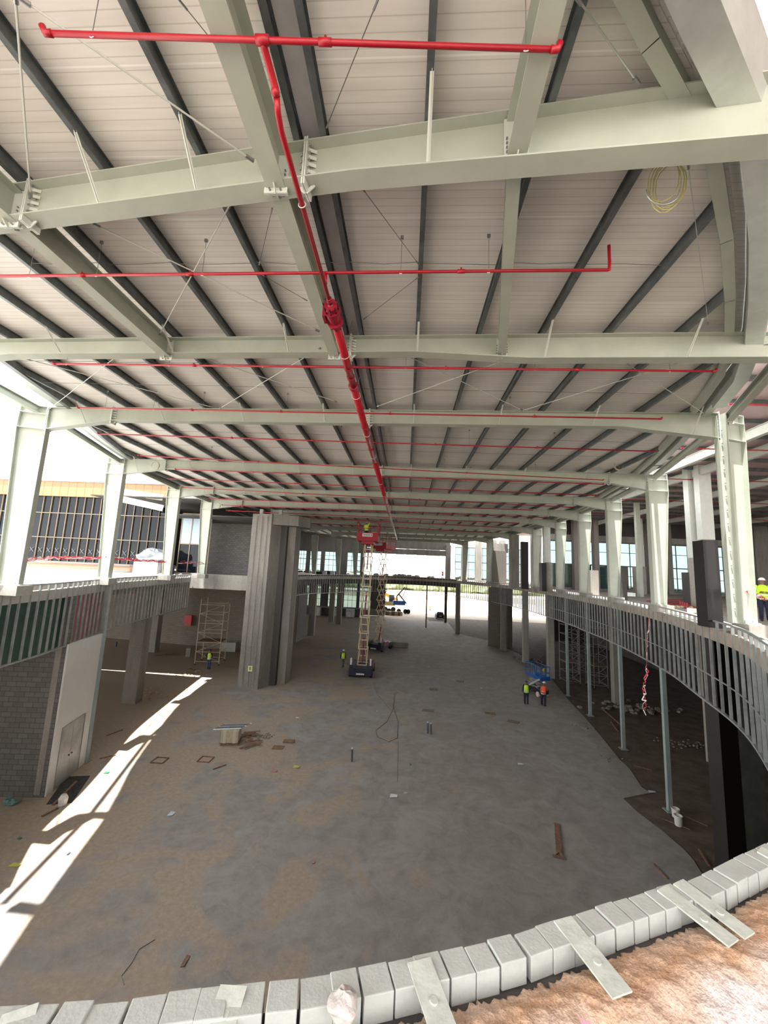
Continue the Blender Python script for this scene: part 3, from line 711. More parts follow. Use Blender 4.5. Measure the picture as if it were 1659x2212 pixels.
for k in range(8):
    a = 2 * math.pi * k / 8
    for y in (6.25, 6.37, 6.80): b.tube([(X0 + .125 * math.cos(a), y - .02, MZ + .125 * math.sin(a)), (X0 + .125 * math.cos(a), y + .06, MZ + .125 * math.sin(a))], .011, 6)
b.build('bolt_row', mat('dark_bolt', (.05, .02, .02), .4, .6), vb)
def branch(pa, pb, z, r, lab, endup=False, couplings=()):
    a = Vector(atz(*pa, z)); c = Vector(atz(*pb, z)); t = empty('branch_pipe', (a + c) / 2, lab, 'pipe')
    pts = [a, c]
    b = MB(); b.tube(pts, r, 12); b.build('pipe', REDP, t, True)
    d = (c - a).normalized(); L_ = (c - a).length
    for k in couplings:
        p = a + d * L_ * k; b = MB()
        b.tube([p - d * .06, p + d * .06], r * 1.28, 12); b.tube([p, p + Vector((0, 0, r * 2.6))], r * .6, 8); b.build('coupling', REDP, t, True)
    b = MB()
    if endup:
        b.tube([c, c + d * .02 + Vector((0, 0, .0)), c + d * .03 + Vector((0, 0, .10)), c + d * .03 + Vector((0, 0, .42))], r * 1.0, 10)
    else: b.tube([c - d * .03, c + d * .03, c + d * .05 + Vector((0, -.02, .05))], r * 1.25, 10)
    b.build('end_elbow', REDP, t, True)
    b = MB(); b.tube([a + d * .03, a - d * .03, a - d * .05 + Vector((0, -.02, .05))], r * 1.25, 10)
    b.build('end_elbow', REDP, t, True)
    return a, c, d, L_, t
def hanger(p, ztop, r, lab):
    t = empty('pipe_hanger', (p.x, p.y, p.z), lab, 'pipe hanger', 'rod hangers holding the red pipes')
    MB().tube([(p.x, p.y, p.z + r + .01), (p.x, p.y, ztop)], .004, 6).build('hanger_rod', BOLT, t)
    MB().tube([(p.x + (r + .006) * math.cos(a), p.y, p.z + (r + .006) * math.sin(a)) for a in [2 * math.pi * k / 12 for k in range(13)]], .005, 6, False).build('pipe_clamp', GALVL, t)
    MB().box((p.x, p.y, ztop), (.05, .03, .05)).build('beam_clamp', BOLT, t)
BR = [((105, 72), (1197, 107), 14.9, .024, [.55], [(.087, 0), (.945, 0)]),
      ((-60, 597), (1313, 583), 14.9, .024, [.19, .37, .79], [(.1, 0), (.215, 0), (.39, 0), (.70, 0), (.83, 0)]),
      ((118, 786), (1542, 802), 14.9, .024, [.23, .475, .62, .81], [(.02, 0), (.19, 0), (.34, 0), (.56, 0), (.75, 0), (.94, 0)]),
      ((170, 881), (1426, 905), 14.93, .024, [.21, .37, .56, .8], [(.05, 0), (.14, 0), (.23, 0), (.38, 0), (.6, 0), (.76, 0)]),
      ((214, 937), (1412, 975), 14.93, .024, [.25, .4, .62, .8], [(.14, 0), (.27, 0), (.45, 0), (.68, 0), (.83, 0)]),
      ((300, 984), (1302, 1037), 14.93, .024, [.25, .5, .7], [(.15, 0), (.38, 0), (.65, 0), (.85, 0)]),
      ((380, 1014), (1302, 1046), 14.9, .026, [.3, .6], [(.2, 0), (.7, 0)]),
      ((365, 1034), (1290, 1070), 14.95, .026, [.3, .6], [(.2, 0), (.7, 0)]),
      ((395, 1053), (1238, 1096), 14.95, .028, [.3, .6], []), ((450, 1077), (1150, 1102), 14.95, .03, [.3, .6], []),
      ((480, 1091), (1180, 1118), 14.95, .03, [.3, .6], []), ((490, 1103), (1120, 1130), 14.95, .034, [.3, .6], []), ((660, 1118), (1100, 1140), 14.95, .038, [], []), ((660, 1130), (1060, 1150), 14.95, .045, [], [])]
for k, (pa, pb, z, r, cp, hg) in enumerate(BR):
    nm = {0: 'red branch pipe nearest the camera, across the top of the picture', 1: 'second nearest red branch pipe, turned up at its right end'}.get(k, f'red branch pipe across the hall, {ORD[k]} from the camera')
    a, c, d, L_, t = branch(pa, pb, z, r, nm, k == 1, cp)
    for j, (s, _) in enumerate(hg): hanger(a + d * L_ * s, 15.52, r, f'rod hanger on the {ORD[k]} red branch pipe, {ORD[j]} from the left')
    # riser from the main to the branch
    if k < 8:
        s = (X0 - a.x) / d.x; P = a + d * s
        q = MB()
        if k == 0: q.tube([P, (P.x - .0, P.y + .05, P.z - .01), (-1.44, P.y + .30, 14.80), (-1.44, 3.24, 14.76)], .034, 12); q.tube([P - d * .06, P + d * .06], .040, 12); q.sphere((-1.44, 3.20, 14.765), .042)
        else: q.tube([(P.x, P.y, P.z), (P.x + .02, P.y, MZ)], r * 1.1, 10)
        q.build('riser', REDP, t, True)
# hangers on the main
for k, y in enumerate((4.35, 7.9, 9.9, 12.9, 15.6, 20.4, 24, 27.4)):
    rr = .035 if y < 6 else (.09 if y < 9.4 else (.105 if y < 16.5 else .125))
    t = empty('pipe_hanger', (X0, y, MZ), f'ring hanger holding the red main pipe, {ORD[k]} from the camera', 'pipe hanger', 'ring hangers on the red main')
    MB().tube([(X0 + (rr + .01) * math.cos(a), y, MZ + (rr + .01) * math.sin(a)) for a in [2 * math.pi * j / 16 for j in range(17)]], .006, 6, False).build('ring', PRIMER_W, t)
    MB().tube([(X0, y, MZ + rr), (X0 + .12, y, 15.5)], .005, 6).build('hanger_rod', BOLT, t)
# loose hanging rods and cable hank
cr = Vector(atz(1440, 400, 15.2))
hk = MB()
for k in range(5):
    cx_, cy_ = 1442 + random.uniform(-6, 6), 392 + random.uniform(-8, 10)
    pts = []
    for j in range(17):
        a = 2 * math.pi * j / 16; px = cx_ + 34 * math.cos(a) + (k - 2) * 2; py = cy_ + (40 + 6 * (k % 3)) * math.sin(a) + (8 if math.sin(a) > 0 else 0)
        pts.append(aty(px, py - 10 * math.cos(a), cr.y + .01 * k))
    hk.tube(pts, .0055, 6, False)
hkO = empty('cable_hank', aty(1442, 395, cr.y), 'looped hank of yellow and grey cable hung from the nearest rafter, right side', 'cable')
hk.build('cable', mat('cable_yellow', (.50, .46, .16), .5), hkO)
h2 = MB(); h2.tube([aty(1420 + 36 * math.cos(a) + 12, 410 + 32 * math.sin(a), cr.y) for a in [math.pi * (.0 + k / 14) for k in range(15)]], .009, 8); h2.build('conduit', GALVL, hkO)
for px, py, q, lab in ((335, 1006, 19.6, 'coil of cable hanging at the fourth rafter, left end'), (1337, 1005, 19.2, 'coil of cable hanging under the roof near the fourth rafter, right end'), (470, 1092, 30, 'small hanging coil near the concrete pier head')):
    c = aty(px, py, q); b = MB()
    for k in range(3): b.tube([(c[0] + (.20 + .01 * k) * math.cos(a), c[1] + .02 * k, c[2] + (.22 + .01 * k) * math.sin(a)) for a in [2 * math.pi * j / 16 for j in range(17)]], .012, 6, False)
    b.tube([(c[0], c[1], c[2] + .22), (c[0], c[1], 15.5)], .006, 6)
    tag(b.build('cable_coil', mat('cable_cream', (.45, .43, .33), .6)), lab, 'cable')
rod((1486, 352), (1530, 700), 15.5, .006, GALVL, 'thin steel conduit with blue tape marks along the right roof edge', 'conduit')
rod((1243, -10), (1380, 182), 15.5, .010, GALVL, 'silver conduit with blue tape at the top right', 'conduit')

# ---------------------------------------------------------------- stud fascias
def fascia(pts, lab, spacing=.42, bot=BOTZ, topz=TOPZ, mid=True, board=None):
    """pts: list of Vectors along the curve (one bay)"""
    L_ = sum((q - p).length for p, q in zip(pts, pts[1:])); n = max(2, int(round(L_ / spacing)))
    Q = [Vector(p) for p in pts]; D = [0]
    for a, c in zip(Q, Q[1:]): D.append(D[-1] + (c - a).length)
    def at(s):
        for j in range(len(D) - 1):
            if D[j + 1] >= s - 1e-9: return Q[j].lerp(Q[j + 1], (s - D[j]) / (D[j + 1] - D[j])), (Q[j + 1] - Q[j]).normalized()
        return Q[-1], (Q[-1] - Q[-2]).normalized()
    c = at(L_ / 2)[0]; t = empty('stud_fascia', (c.x, c.y, bot), lab, 'stud fascia')
    for nm, z, h in (('top_track', topz, .05), ('bottom_track', bot, .06)) + ((('middle_rail', bot + .95, .035),) if mid else ()):
        b = MB()
        for p, q in zip(Q, Q[1:]): b.bar((p.x, p.y, z), (q.x, q.y, z), .09 if nm != 'middle_rail' else .03, h)
        b.build(nm, STUD, t)
    for k in range(n):
        p, d = at(L_ * (k + .5) / n); r = Vector((d.y, -d.x, 0)); b = MB()
        j = random.uniform(-.015, .015); p = p + d * j
        b.bar((p.x, p.y, bot), (p.x, p.y, topz), .075, .006, d); 
        for sg in (-1, 1):
            q = p + r * .036 * sg + d * .022; b.bar((q.x, q.y, bot), (q.x, q.y, topz), .006, .045, d)
        o = b.build('stud', STUD, t)
def seg(curve, a, b_): return [p for p in curve[a:b_ + 1]]
edges = [4, 14, 19, 24, 30, 36, 42, 48, 54, 60]
names = ['nearest at the right frame edge', 'second', 'third', 'fourth', 'fifth', 'sixth', 'seventh', 'eighth', 'farthest']
fine = arc(RIGHT, 240)
for k, (a, c) in enumerate(zip(edges, edges[1:])):
    fascia(fine[a * 4:c * 4 + 1:2], f'right-hand metal stud band below the deck rim, {names[k]} bay', spacing=(.64, .62, .56, .52, .5)[k] if k < 5 else .55, mid=k < 5)
finel = arc(LEFT, 120)
for k, (a, c) in enumerate(((0, 34), (34, 62), (62, 90), (90, 120))):
    fascia(finel[a:c + 1:2], f'left-hand band of bare metal studs below the deck rim, {ORD[k]} bay from the camera', spacing=.47, mid=False)
finef = arc(FARP, 120)
for k, (a, c) in enumerate(((0, 24), (24, 48), (48, 72), (72, 96), (96, 112))):
    fascia(finef[a:c + 1:2], f'distant band of metal studs across the far end, {ORD[k]} bay from the right', spacing=.62, mid=False, bot=6.4 if k > 2 else 6.3)

# ---------------------------------------------------------------- posts and columns, lower level right
def steel_post(p, lab, top=TOPZ, w=.19):
    t = empty('steel_post', (p.x, p.y, 0), lab, 'steel post')
    MB().bar((p.x, p.y, 0.02), (p.x, p.y, BOTZ + .02), w, w * .9, (0, 1, 0)).build('shaft', PRIMER_D, t)
    MB().bar((p.x, p.y, BOTZ + .02), (p.x, p.y, top - .05), w * .9, w * .8, (0, 1, 0)).build('upper_shaft', STUD, t)
    b = MB(); b.box((p.x, p.y, .015), (.42, .42, .03)); b.build('base_plate', PRIMER_D, t)
    b = MB()
    for a in (-.15, .15):
        for c in (-.15, .15): b.tube([(p.x + a, p.y + c, .03), (p.x + a, p.y + c, .08)], .015, 6)
    b.build('anchor_bolt', BOLT, t)
steel_post(g(1447, 1752), 'grey steel post nearest the camera, with two white buckets at its foot')
steel_post(g(1347, 1618), 'grey steel post second nearest under the right stud band')
steel_post(g(1275, 1546), 'grey steel post third nearest under the right stud band')
steel_post(g(1227, 1503), 'grey steel post fourth, standing just right of the blue lift')
def ccol(x, y, w, d, z0, z1, lab, m=CONC, rz=0.0, name='concrete_column'):
    b = MB(); b.box((x, y, (z0 + z1) / 2), (w, d, z1 - z0), rz); o = b.build(name, m); tag(o, lab, 'concrete column'); return o
for px, py, w, lab in ((1334, 1520, .6, 'concrete column under the right deck, behind the second grey post'), (1190, 1465, .62, 'concrete column just behind the blue scissor lift'), (1135, 1432, .62, 'concrete column left of the blue scissor lift'), (1087, 1405, .7, 'concrete column at the slab edge, fourth behind the blue lift'), (1064, 1395, .5, 'narrow concrete column beside the lower right blockwork'), (987, 1370, .7, 'concrete column with a small white notice, far right aisle'), (1555, 1655, .7, 'pale concrete column below the nearest right stud band')):
    p = g(px, py); ccol(p.x + .1, p.y + w / 2, w, w, -.05, 8.35, lab, CONC_L if px > 1100 else CONC)
p = g(1600, 1870); q = g(1575, 1850)
bx = aty(1598, 1700, 11.9); 
q = aty(1577, 1700, 16.4); ccol(q[0], 16.6, .86, .5, -.05, 8.35, 'tall black-coated column at the lower right corner', BLACK, .3)
q = aty(1628, 1700, 16.4); ccol(q[0] + .12, 16.9, 1.15, .5, -.05, 8.35, 'green-tinged concrete column right of the black-coated one', mat('greenish_concrete', (.17, .185, .155), .85, noise=.2, nscale=1.2), .3)
# black panel and concrete stub on the right deck
def deckbox(pxl, pxr, pyb, pyt, z0, dpt, m, lab, name='concrete_column', cat='concrete column', y=None):
    a = atz(pxl, pyb, z0); y = y or a[1]; a = aty(pxl, pyb, y); c = aty(pxr, pyb, y); tz = aty((pxl + pxr) / 2, pyt, y)[2]
    b = MB(); b.box(((a[0] + c[0]) / 2, y + dpt / 2, (z0 + tz) / 2), (abs(c[0] - a[0]), dpt, tz - z0)); o = b.build(name, m); tag(o, lab, cat); return o
deckbox(1530, 1563, 1343, 1168, 8.78, .5, BLACK, 'tall black boarded panel left of the nearest right column', 'black_panel', 'panel', y=14.0)
def dy(px, py, z=DECKZ): return atz(px, py, z)[1]
deckbox(1509, 1530, 1314, 1205, DECKZ, .6, CONC_L, 'rough pale concrete stub column behind the black panel')
deckbox(1376, 1398, 1283, 1224, DECKZ, .7, CONC_L, 'short rough concrete stub column between the second and third right columns')
deckbox(1492, 1508, 1278, 1237, DECKZ, .8, CONC_D, 'dark stub column in front of the far windows', y=28)
deckbox(1343, 1355, 1275, 1231, DECKZ, .8, CONC_D, 'dark stub column behind the third right column', y=30)
deckbox(1171, 1181, 1266, 1216, DECKZ, .8, BLACK, 'black-sided stub with a red mark beside the sixth right column', y=40, name='black_panel', cat='panel')
deckbox(1180, 1194, 1266, 1215, DECKZ, 1.0, CONC_L, 'pale stub column with red paint mark beside a black panel', y=40.3)
deckbox(1127, 1142, 1263, 1170, DECKZ, .5, BLACK, 'narrow black panel among the far right columns', 'black_panel', 'panel', y=44)
deckbox(1105, 1122, 1262, 1155, DECKZ, .9, CONC, 'concrete column left of the narrow black panel', y=46)
deckbox(1276, 1294, 1272, 1232, DECKZ, 1.0, CONC, 'low concrete block between the fourth and fifth right columns', y=34)
# white / sunlit flat columns upper right
yA, yB, yC = dy(1519, 1314) + .1, dy(1387, 1283) + .15, 40.6
for pxl, pxr, pyb, pyt, yy, lab in ((1497, 1516, 1206, 800, yA, 'slim pale column standing on the rough stub behind the black panel'), (1519, 1546, 1165, 820, yA - .7, 'broad white boxed column behind the nearest right column'), (1380, 1393, 1225, 1040, yB, 'slim pale column on the short concrete stub'), (1176, 1190, 1216, 1138, yC, 'white upper column above the red-marked stub')):
    a = aty(pxl, pyb, yy); c = aty(pxr, pyb, yy); tz = 17.28
    b = MB(); b.box(((a[0] + c[0]) / 2, yy + .25, (a[2] + tz) / 2), (abs(c[0] - a[0]), .45, tz - a[2])); tag(b.build('upper_column', PRIMER_W), lab, 'steel column')

# ---------------------------------------------------------------- concrete pier, left
pier = empty('concrete_pier', (-12, 34.3, 0), 'massive ribbed concrete pier with a corbel head, left of the tall lifts', 'concrete pier')
b = MB(); b.prism([(-13.55, 34.0), (-11.75, 33.75), (-11.2, 35.0), (-11.2, 36.6), (-13.55, 36.6)], 0, 14.5); b.build('front_shaft', CONC, pier)
b = MB(); b.prism([(-11.6, 34.9), (-10.7, 35.0), (-10.7, 36.9), (-11.6, 36.9)], 0, 13.7); b.build('rib', CONC_D, pier)
b = MB(); b.prism([(-10.8, 35.5), (-10.05, 35.6), (-10.05, 37.3), (-10.8, 37.3)], 0, 13.7); b.build('rib', CONC, pier)
b = MB(); b.prism([(-11.75, 33.9), (-9.6, 34.5), (-8.9, 35.8), (-9.2, 37.5), (-11.75, 37.5)], 13.6, 14.5); b.build('corbel', CONC, pier)
b = MB()
for z in (3.3, 6.6, 9.1, 11.7): b.box((-12.65, 33.86, z), (1.78, .06, .03), -.14)
for x in (-13.1, -12.6, -12.1): b.box((x, 33.82 + (-12.65 - x) * .14 * -1 * -1, 7.2), (.02, .04, 14.2))
b.build('form_joint', CONC, pier)
b = MB(); c_ = aty(541, 1444, 33.78); b.box((c_[0], 33.72, c_[2]), (.36, .02, .44)); sg = b.build('safety_sign', mat('sign_yellow', (.75, .72, .45), .5)); tag(sg, 'small yellow and white safety sign low on the concrete pier', 'sign')
b = MB(); b.box((c_[0], 33.70, c_[2] + .02), (.16, .012, .24)); k = b.build('sign_symbol', mat('sign_olive', (.30, .30, .04), .5), None, origin=sg['_o']); k.parent = sg; k.location = (0, 0, 0)
# short steel stubs on the pier
for k, px in enumerate((566, 607)):
    a = aty(px, 1105, 35); b = MB(); b.ibeam((a[0], 35, 14.5), (a[0], 35, 15.05), .3, .3); tag(b.build('steel_stub', PRIMER), f'short steel stub column standing on the pier head, {"left" if k == 0 else "right"} one', 'steel column')
# bare concrete edge beam left of the pier
b = MB(); b.box((-16.1, 34.5, 8.45), (5.2, .5, 1.25)); struct(b.build('trim_edge_beam', CONC_L))

# ---------------------------------------------------------------- left lower level
def wall(name, a, c, z0, z1, m, th=.2, kind=True):
    b = MB(); a = Vector((*a, 0)); c = Vector((*c, 0)); b.bar(a + Vector((0, 0, (z0 + z1) / 2)), c + Vector((0, 0, (z0 + z1) / 2)), th, z1 - z0)
    o = b.build(name, m); uvbox(o)
    if kind: struct(o)
    return o
wall('wall_left_block', (-14.95, 17.70), (-22, 17.0), 0, 8.35, BLOCKW)
b = MB(); b.box((-15.25, 17.62, 4.2), (.35, .12, 8.2), 0); tag(b.build('concrete_pilaster', CONC), 'rough plastered pilaster at the end of the left block wall', 'pilaster')
wp = empty('white_partition', (-15.3, 19.1, 0), 'white plastered partition with a steel door below the left stud band', 'partition')
dv = Vector((-15.62 + 14.93, 20.5 - 17.64, 0)).normalized(); A = Vector((-14.93, 17.66, 0)); nn = Vector((dv.y, -dv.x, 0))
L_ = 2.95
b = MB(); b.bar(A + dv * 0 + Vector((0, 0, 3.12)), A + dv * L_ + Vector((0, 0, 3.12)), .12, 6.24); b.build('panel', WHITEP, wp)
dr = MB(); dr.bar(A + dv * .5 + nn * .065 + Vector((0, 0, 1.25)), A + dv * 2.3 + nn * .065 + Vector((0, 0, 1.25)), .02, 2.5); D_ = dr.build('door_leaf', DOORM, wp); D_['label'] = 'grey steel double door'
dr = MB()
for s, z in ((.47, 1.26), (2.33, 1.26)): dr.bar(A + dv * s + nn * .07 + Vector((0, 0, 0)), A + dv * s + nn * .07 + Vector((0, 0, 2.53)), .05, .03)
dr.bar(A + dv * .45 + nn * .07 + Vector((0, 0, 2.53)), A + dv * 2.35 + nn * .07 + Vector((0, 0, 2.53)), .05, .05)
dr.bar(A + dv * 1.4 + nn * .075 + Vector((0, 0, 0.02)), A + dv * 1.4 + nn * .075 + Vector((0, 0, 2.5)), .012, .008); dr.build('door_frame', DOORM, wp)
dr = MB()
for s in (1.28, 1.52): p_ = A + dv * s + nn * .09 + Vector((0, 0, 1.1)); dr.box(p_, (.05, .05, .05))
dr.build('handle', DARK, wp)
steel_post(A + dv * 3.1 + Vector((0, 0, 0)), 'grey steel post at the right edge of the white partition', w=.24)
# painted boards just behind the left studs
def lboard(a, c, z0, z1, m, lab, off=.30):
    q = []
    for p in finel[a:c + 1:3]:
        i = finel.index(p); d = (finel[min(i + 1, 120)] - finel[max(i - 1, 0)]).normalized(); q.append(p + Vector((-d.y, d.x, 0)) * off)
    b = MB()
    for p, r_ in zip(q, q[1:]): b.bar((p.x, p.y, (z0 + z1) / 2), (r_.x, r_.y, (z0 + z1) / 2), .03, z1 - z0)
    tag(b.build('wall_board', m), lab, 'wall board')
lboard(6, 39, 6.15, 8.3, GREENW, 'dark green board behind the nearest left studs')
lboard(39, 57, 6.15, 8.3, PINKW, 'dull pink board behind the left studs')
p = g(276, 1521); ccol(p.x - .05, p.y + .5, .95, .95, 0, 8.4, 'square concrete column left, in front of the pale one', CONC, .12)
p = g(320, 1409); ccol(p.x + .1, p.y + .5, 1.05, 1.0, 0, 8.4, 'concrete column with a sunlit white edge, farther left', CONC_L, .1)
wall('wall_left_back', (-50, 52.0), (-13.8, 47.5), 0, 8.35, BLOCKT)
b = MB(); b.box((-37.5, 50.1, 7.0), (8, .3, 2.6), -.12); tag(b.build('red_wall_panel', REDW), 'red painted wall panel high behind the left studs', 'wall panel')
a = aty(379, 1345, 49.5); b = MB(); b.box((a[0], 49.4, 1.45), (.95, .25, 2.9), -.12); tag(b.build('dark_doorway', BLACK), 'dark open doorway in the left rear block wall', 'doorway')
a = aty(407, 1340, 48.6); b = MB(); b.box((a[0], a[1], a[2]), (.95, .2, 1.25), -.12); tag(b.build('red_hose_cabinet', mat('cabinet_red', (.55, .012, .015), .4)), 'bright red hose cabinet on the left rear wall', 'hose cabinet')
wall('wall_left_far', (-13.7, 47.6), (-13.5, 37.5), 0, 8.35, BLOCKT)
# walls beyond the pier
q1, q2, q3 = g(590, 1394), g(636, 1389), g(656, 1378)
wall('wall_far_left_block', (q1.x, q1.y), (q2.x, q2.y), 0, 6.4, BLOCKT, .3)
wall('wall_far_left_side', (q2.x, q2.y), (q3.x, q3.y), 0, 6.4, BLOCKW, .3)
for px, py, lab in ((672, 1372, 'dark concrete column left of the lower far windows'), (731, 1348, 'dark concrete column before the lower far windows'), (715, 1343, 'slim dark column between the lower far windows')):
    p = g(px, py); ccol(p.x, p.y, .9, .9, 0, 8.4, lab, CONC)

# ---------------------------------------------------------------- windows
def window_wall(name, x0, x1, y, z0, z1, nx, nz, piers, gl, sill=0.0, rz=None):
    t = empty(name, ((x0 + x1) / 2, y, z0)); struct(t)
    b = MB()
    for k in range(nx + 1): x = x0 + (x1 - x0) * k / nx; b.box((x, y, (z0 + z1) / 2), (.09 if k % 3 == 0 else .05, .12, z1 - z0))
    for z in nz: b.box(((x0 + x1) / 2, y, z), (x1 - x0, .12, .12 if z == nz[1] else .06))
    b.box(((x0 + x1) / 2, y, z0), (x1 - x0, .15, .12)); b.box(((x0 + x1) / 2, y, z1), (x1 - x0, .15, .15)); b.build('window_frame', FRAME, t)
    b = MB(); b.box(((x0 + x1) / 2, y + .02, (z0 + z1) / 2), (x1 - x0, .012, z1 - z0)); b.build('window_pane', gl, t)
    return t
YW = 50.0
window_wall('window_1', 17.6, 58, YW, 9.0, 14.6, 30, (10.6, 11.8, 13.4), None, GLASS)
wall('wall_right_head', (17.0, YW + .2), (62, YW + .2), 14.55, 15.4, CONC_L, .5)
wall('wall_right_lintel', (17.0, YW + .6), (62, YW + .6), 15.4, 17.6, CONC_D, .5)
wall('wall_right_sill', (17.0, YW + .1), (62, YW + .1), 8.6, 9.0, CONC, .4)
for k, (pxl, pxr) in enumerate(((1148, 1168), (1206, 1216), (1238, 1253), (1282, 1292), (1397, 1418), (1437, 1449), (1586, 1600), (1628, 1659))):
    a = aty(pxl, 1220, YW - .6); c = aty(pxr, 1220, YW - .6)
    ccol((a[0] + c[0]) / 2, YW - .6, abs(c[0] - a[0]), .8, 8.75, 17.4, f'concrete pier between the right windows, {ORD[k]} from the left', CONC)
# window wall farther left (behind the far right columns)
window_wall('window_2', 9.5, 22.5, 78, 9.0, 15.0, 10, (10.8, 12.2, 13.6), None, GLASS)
for k, px in enumerate((1003, 1033, 1066, 1085)):
    a = aty(px, 1220, 76); ccol(a[0], 76, 1.1, .9, 8.75, 16.5, f'concrete pier before the far right glazing, {ORD[k]} from the left', CONC_L)
deckbox(1064, 1094, 1258, 1190, DECKZ, .8, BLOCKT, 'blockwork wall stub among the far right columns', 'block_stub', 'wall stub', y=60)
deckbox(1058, 1098, 1188, 1174, 13.4, .8, CONC, 'concrete beam above the blockwork stub', 'concrete_beam', 'beam', y=60.4)
# far left upper windows
for k, (a_, c_, yy) in enumerate(((642, 660, 80), (668, 692, 80), (700, 728, 80), (749, 778, 80), (580, 625, 80))):
    a = aty(a_, 1230, yy); c = aty(c_, 1230, yy); window_wall(f'window_{k+3}', a[0], c[0], yy, 9.3, 13.2, 3, (10.5, 11.6, 12.4), None, GLASS)
def solid(name, x0, x1, y, z0, z1, m, th=.4): b = MB(); b.box(((x0 + x1) / 2, y, (z0 + z1) / 2), (x1 - x0, th, z1 - z0)); o = b.build(name, m); uvbox(o); struct(o)
a = lambda px: aty(px, 1230, 80)[0]
solid('wall_far_1', -60, a(642), 80.1, 8.6, 13.2, CONC_D); solid('wall_far_2', a(660), a(668), 80.1, 8.6, 13.2, CONC_D); solid('wall_far_3', a(692), a(700), 80.1, 8.6, 13.2, CONC_D); solid('wall_far_4', a(728), a(749), 80.1, 8.6, 13.2, CONC_D)
solid('wall_far_5', a(778), a(786), 80.1, 8.6, 13.2, CONC_D); solid('wall_far_head', -60, a(790), 80.15, 13.2, 17.5, CONC_D, .5)
# concrete lintel over the bright opening
b = MB(); x0 = aty(780, 1190, 82)[0]; x1 = aty(972, 1190, 82)[0]; b.box(((x0 + x1) / 2, 82, 15.3), (x1 - x0, .8, 1.6)); b.box(((x0 + x1) / 2, 82.4, 13.9), (x1 - x0, .8, 1.1)); struct(b.build('wall_far_lintel', CONC))
b = MB(); b.box((aty(968, 1200, 81)[0], 81, 12), (1.0, 1.0, 7)); struct(b.build('wall_far_jamb', CONC))
# lower far windows
for k, (a_, c_) in enumerate(((660, 667), (680, 692), (708, 728), (742, 770), (776, 800))):
    x0 = aty(a_, 1300, 90)[0]; x1 = aty(c_, 1300, 90)[0]; window_wall(f'window_{k+8}', x0, x1, 90, 1.4, 6.9, 3, (3, 5.2, 6.2), None, GLASS)
a9 = lambda px: aty(px, 1300, 90)[0]
for k, (a_, c_) in enumerate(((560, 660), (667, 680), (692, 708), (728, 742), (770, 776), (800, 832))):
    solid(f'wall_lower_{k+1}', a9(a_), a9(c_), 90.1, 0, 8.4, CONC_D)
solid('wall_lower_sill', a9(560), a9(832), 90.0, 0, 1.4, CONC); solid('wall_lower_head', a9(560), a9(832), 90.0, 6.9, 8.4, CONC_D)
# lower right rear wall, dark
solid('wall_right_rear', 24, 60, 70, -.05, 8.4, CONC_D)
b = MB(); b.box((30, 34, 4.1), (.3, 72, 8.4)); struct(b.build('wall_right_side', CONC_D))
b = MB(); b.box((0, -1.2, 4.1), (90, .3, 8.4)); struct(b.build('wall_near_light_block', CONC_D))  # unseen wall added to keep sky light out of the undercroft
b = MB(); b.box((62, 22, 13), (.3, 56, 8.8)); struct(b.build('wall_right_light_block', CONC_D))  # out of view, added to darken the interior above the right deck
wall('wall_lower_right_block', (12.2, 60), (15.6, 60), 0, 8.3, BLOCKT, .3)

# ---------------------------------------------------------------- right neighbouring roof
b = MB(); 
rp_ = [(p.x + min(1.9, max(.9, .9 + (p.y - 6) * .12)), p.y) for p in rb]
b.prism([(-4.5, -8)] + rp_[0:47] + [(14.5, 74), (62, 74), (62, -8)], 17.3, 17.4)
struct(b.build('ceiling_right', PINKPANEL))
for k in range(26):
    y = 2.0 + k * 1.9; x0 = xlim(y, 1) + min(1.9, max(.9, .9 + (y - 6) * .12)) + .1
    b = MB(); b.bar((x0, y, 17.18), (60, y, 17.18), .07, .20)
    tag(b.build('roof_purlin', GALV), f'dark purlin under the pinkish right-hand roof, {ordw(k + 1)} from the camera', 'purlin', 'purlins of the right-hand roof')
for k, x in enumerate((12.6, 17.5, 23, 29, 36, 44)):
    y0 = {0: 10.0, 1: 6}.get(k, 4); b = MB(); b.ibeam((x + (2.2 if k == 0 else 0), y0, 16.85), (x + (4 if k == 0 else 0), 49.5, 16.85), .24, .45)
    tag(b.build('roof_beam', PRIMER_W), f'pale roof beam of the right-hand building, {ORD[k]} one from the hall', 'roof beam')
for k, y in enumerate((14, 19, 25, 32, 40)):
    b = MB(); b.tube([(xlim(y, 1) + 1.6, y, 16.5), (50, y, 16.5)], .03, 8); tag(b.build('branch_pipe', REDP), f'red branch pipe under the right-hand roof, {ORD[k]} from the camera', 'pipe')
for k, (px, yy) in enumerate(((1493, 33), (1380, 36))):
    q = aty(px, 1200, yy); b = MB(); b.box((q[0], yy, 12.9), (.35, .35, 8.2)); tag(b.build('upper_column', PRIMER), f'slim steel column inside the right-hand building, {"right" if k == 0 else "left"} one', 'steel column')

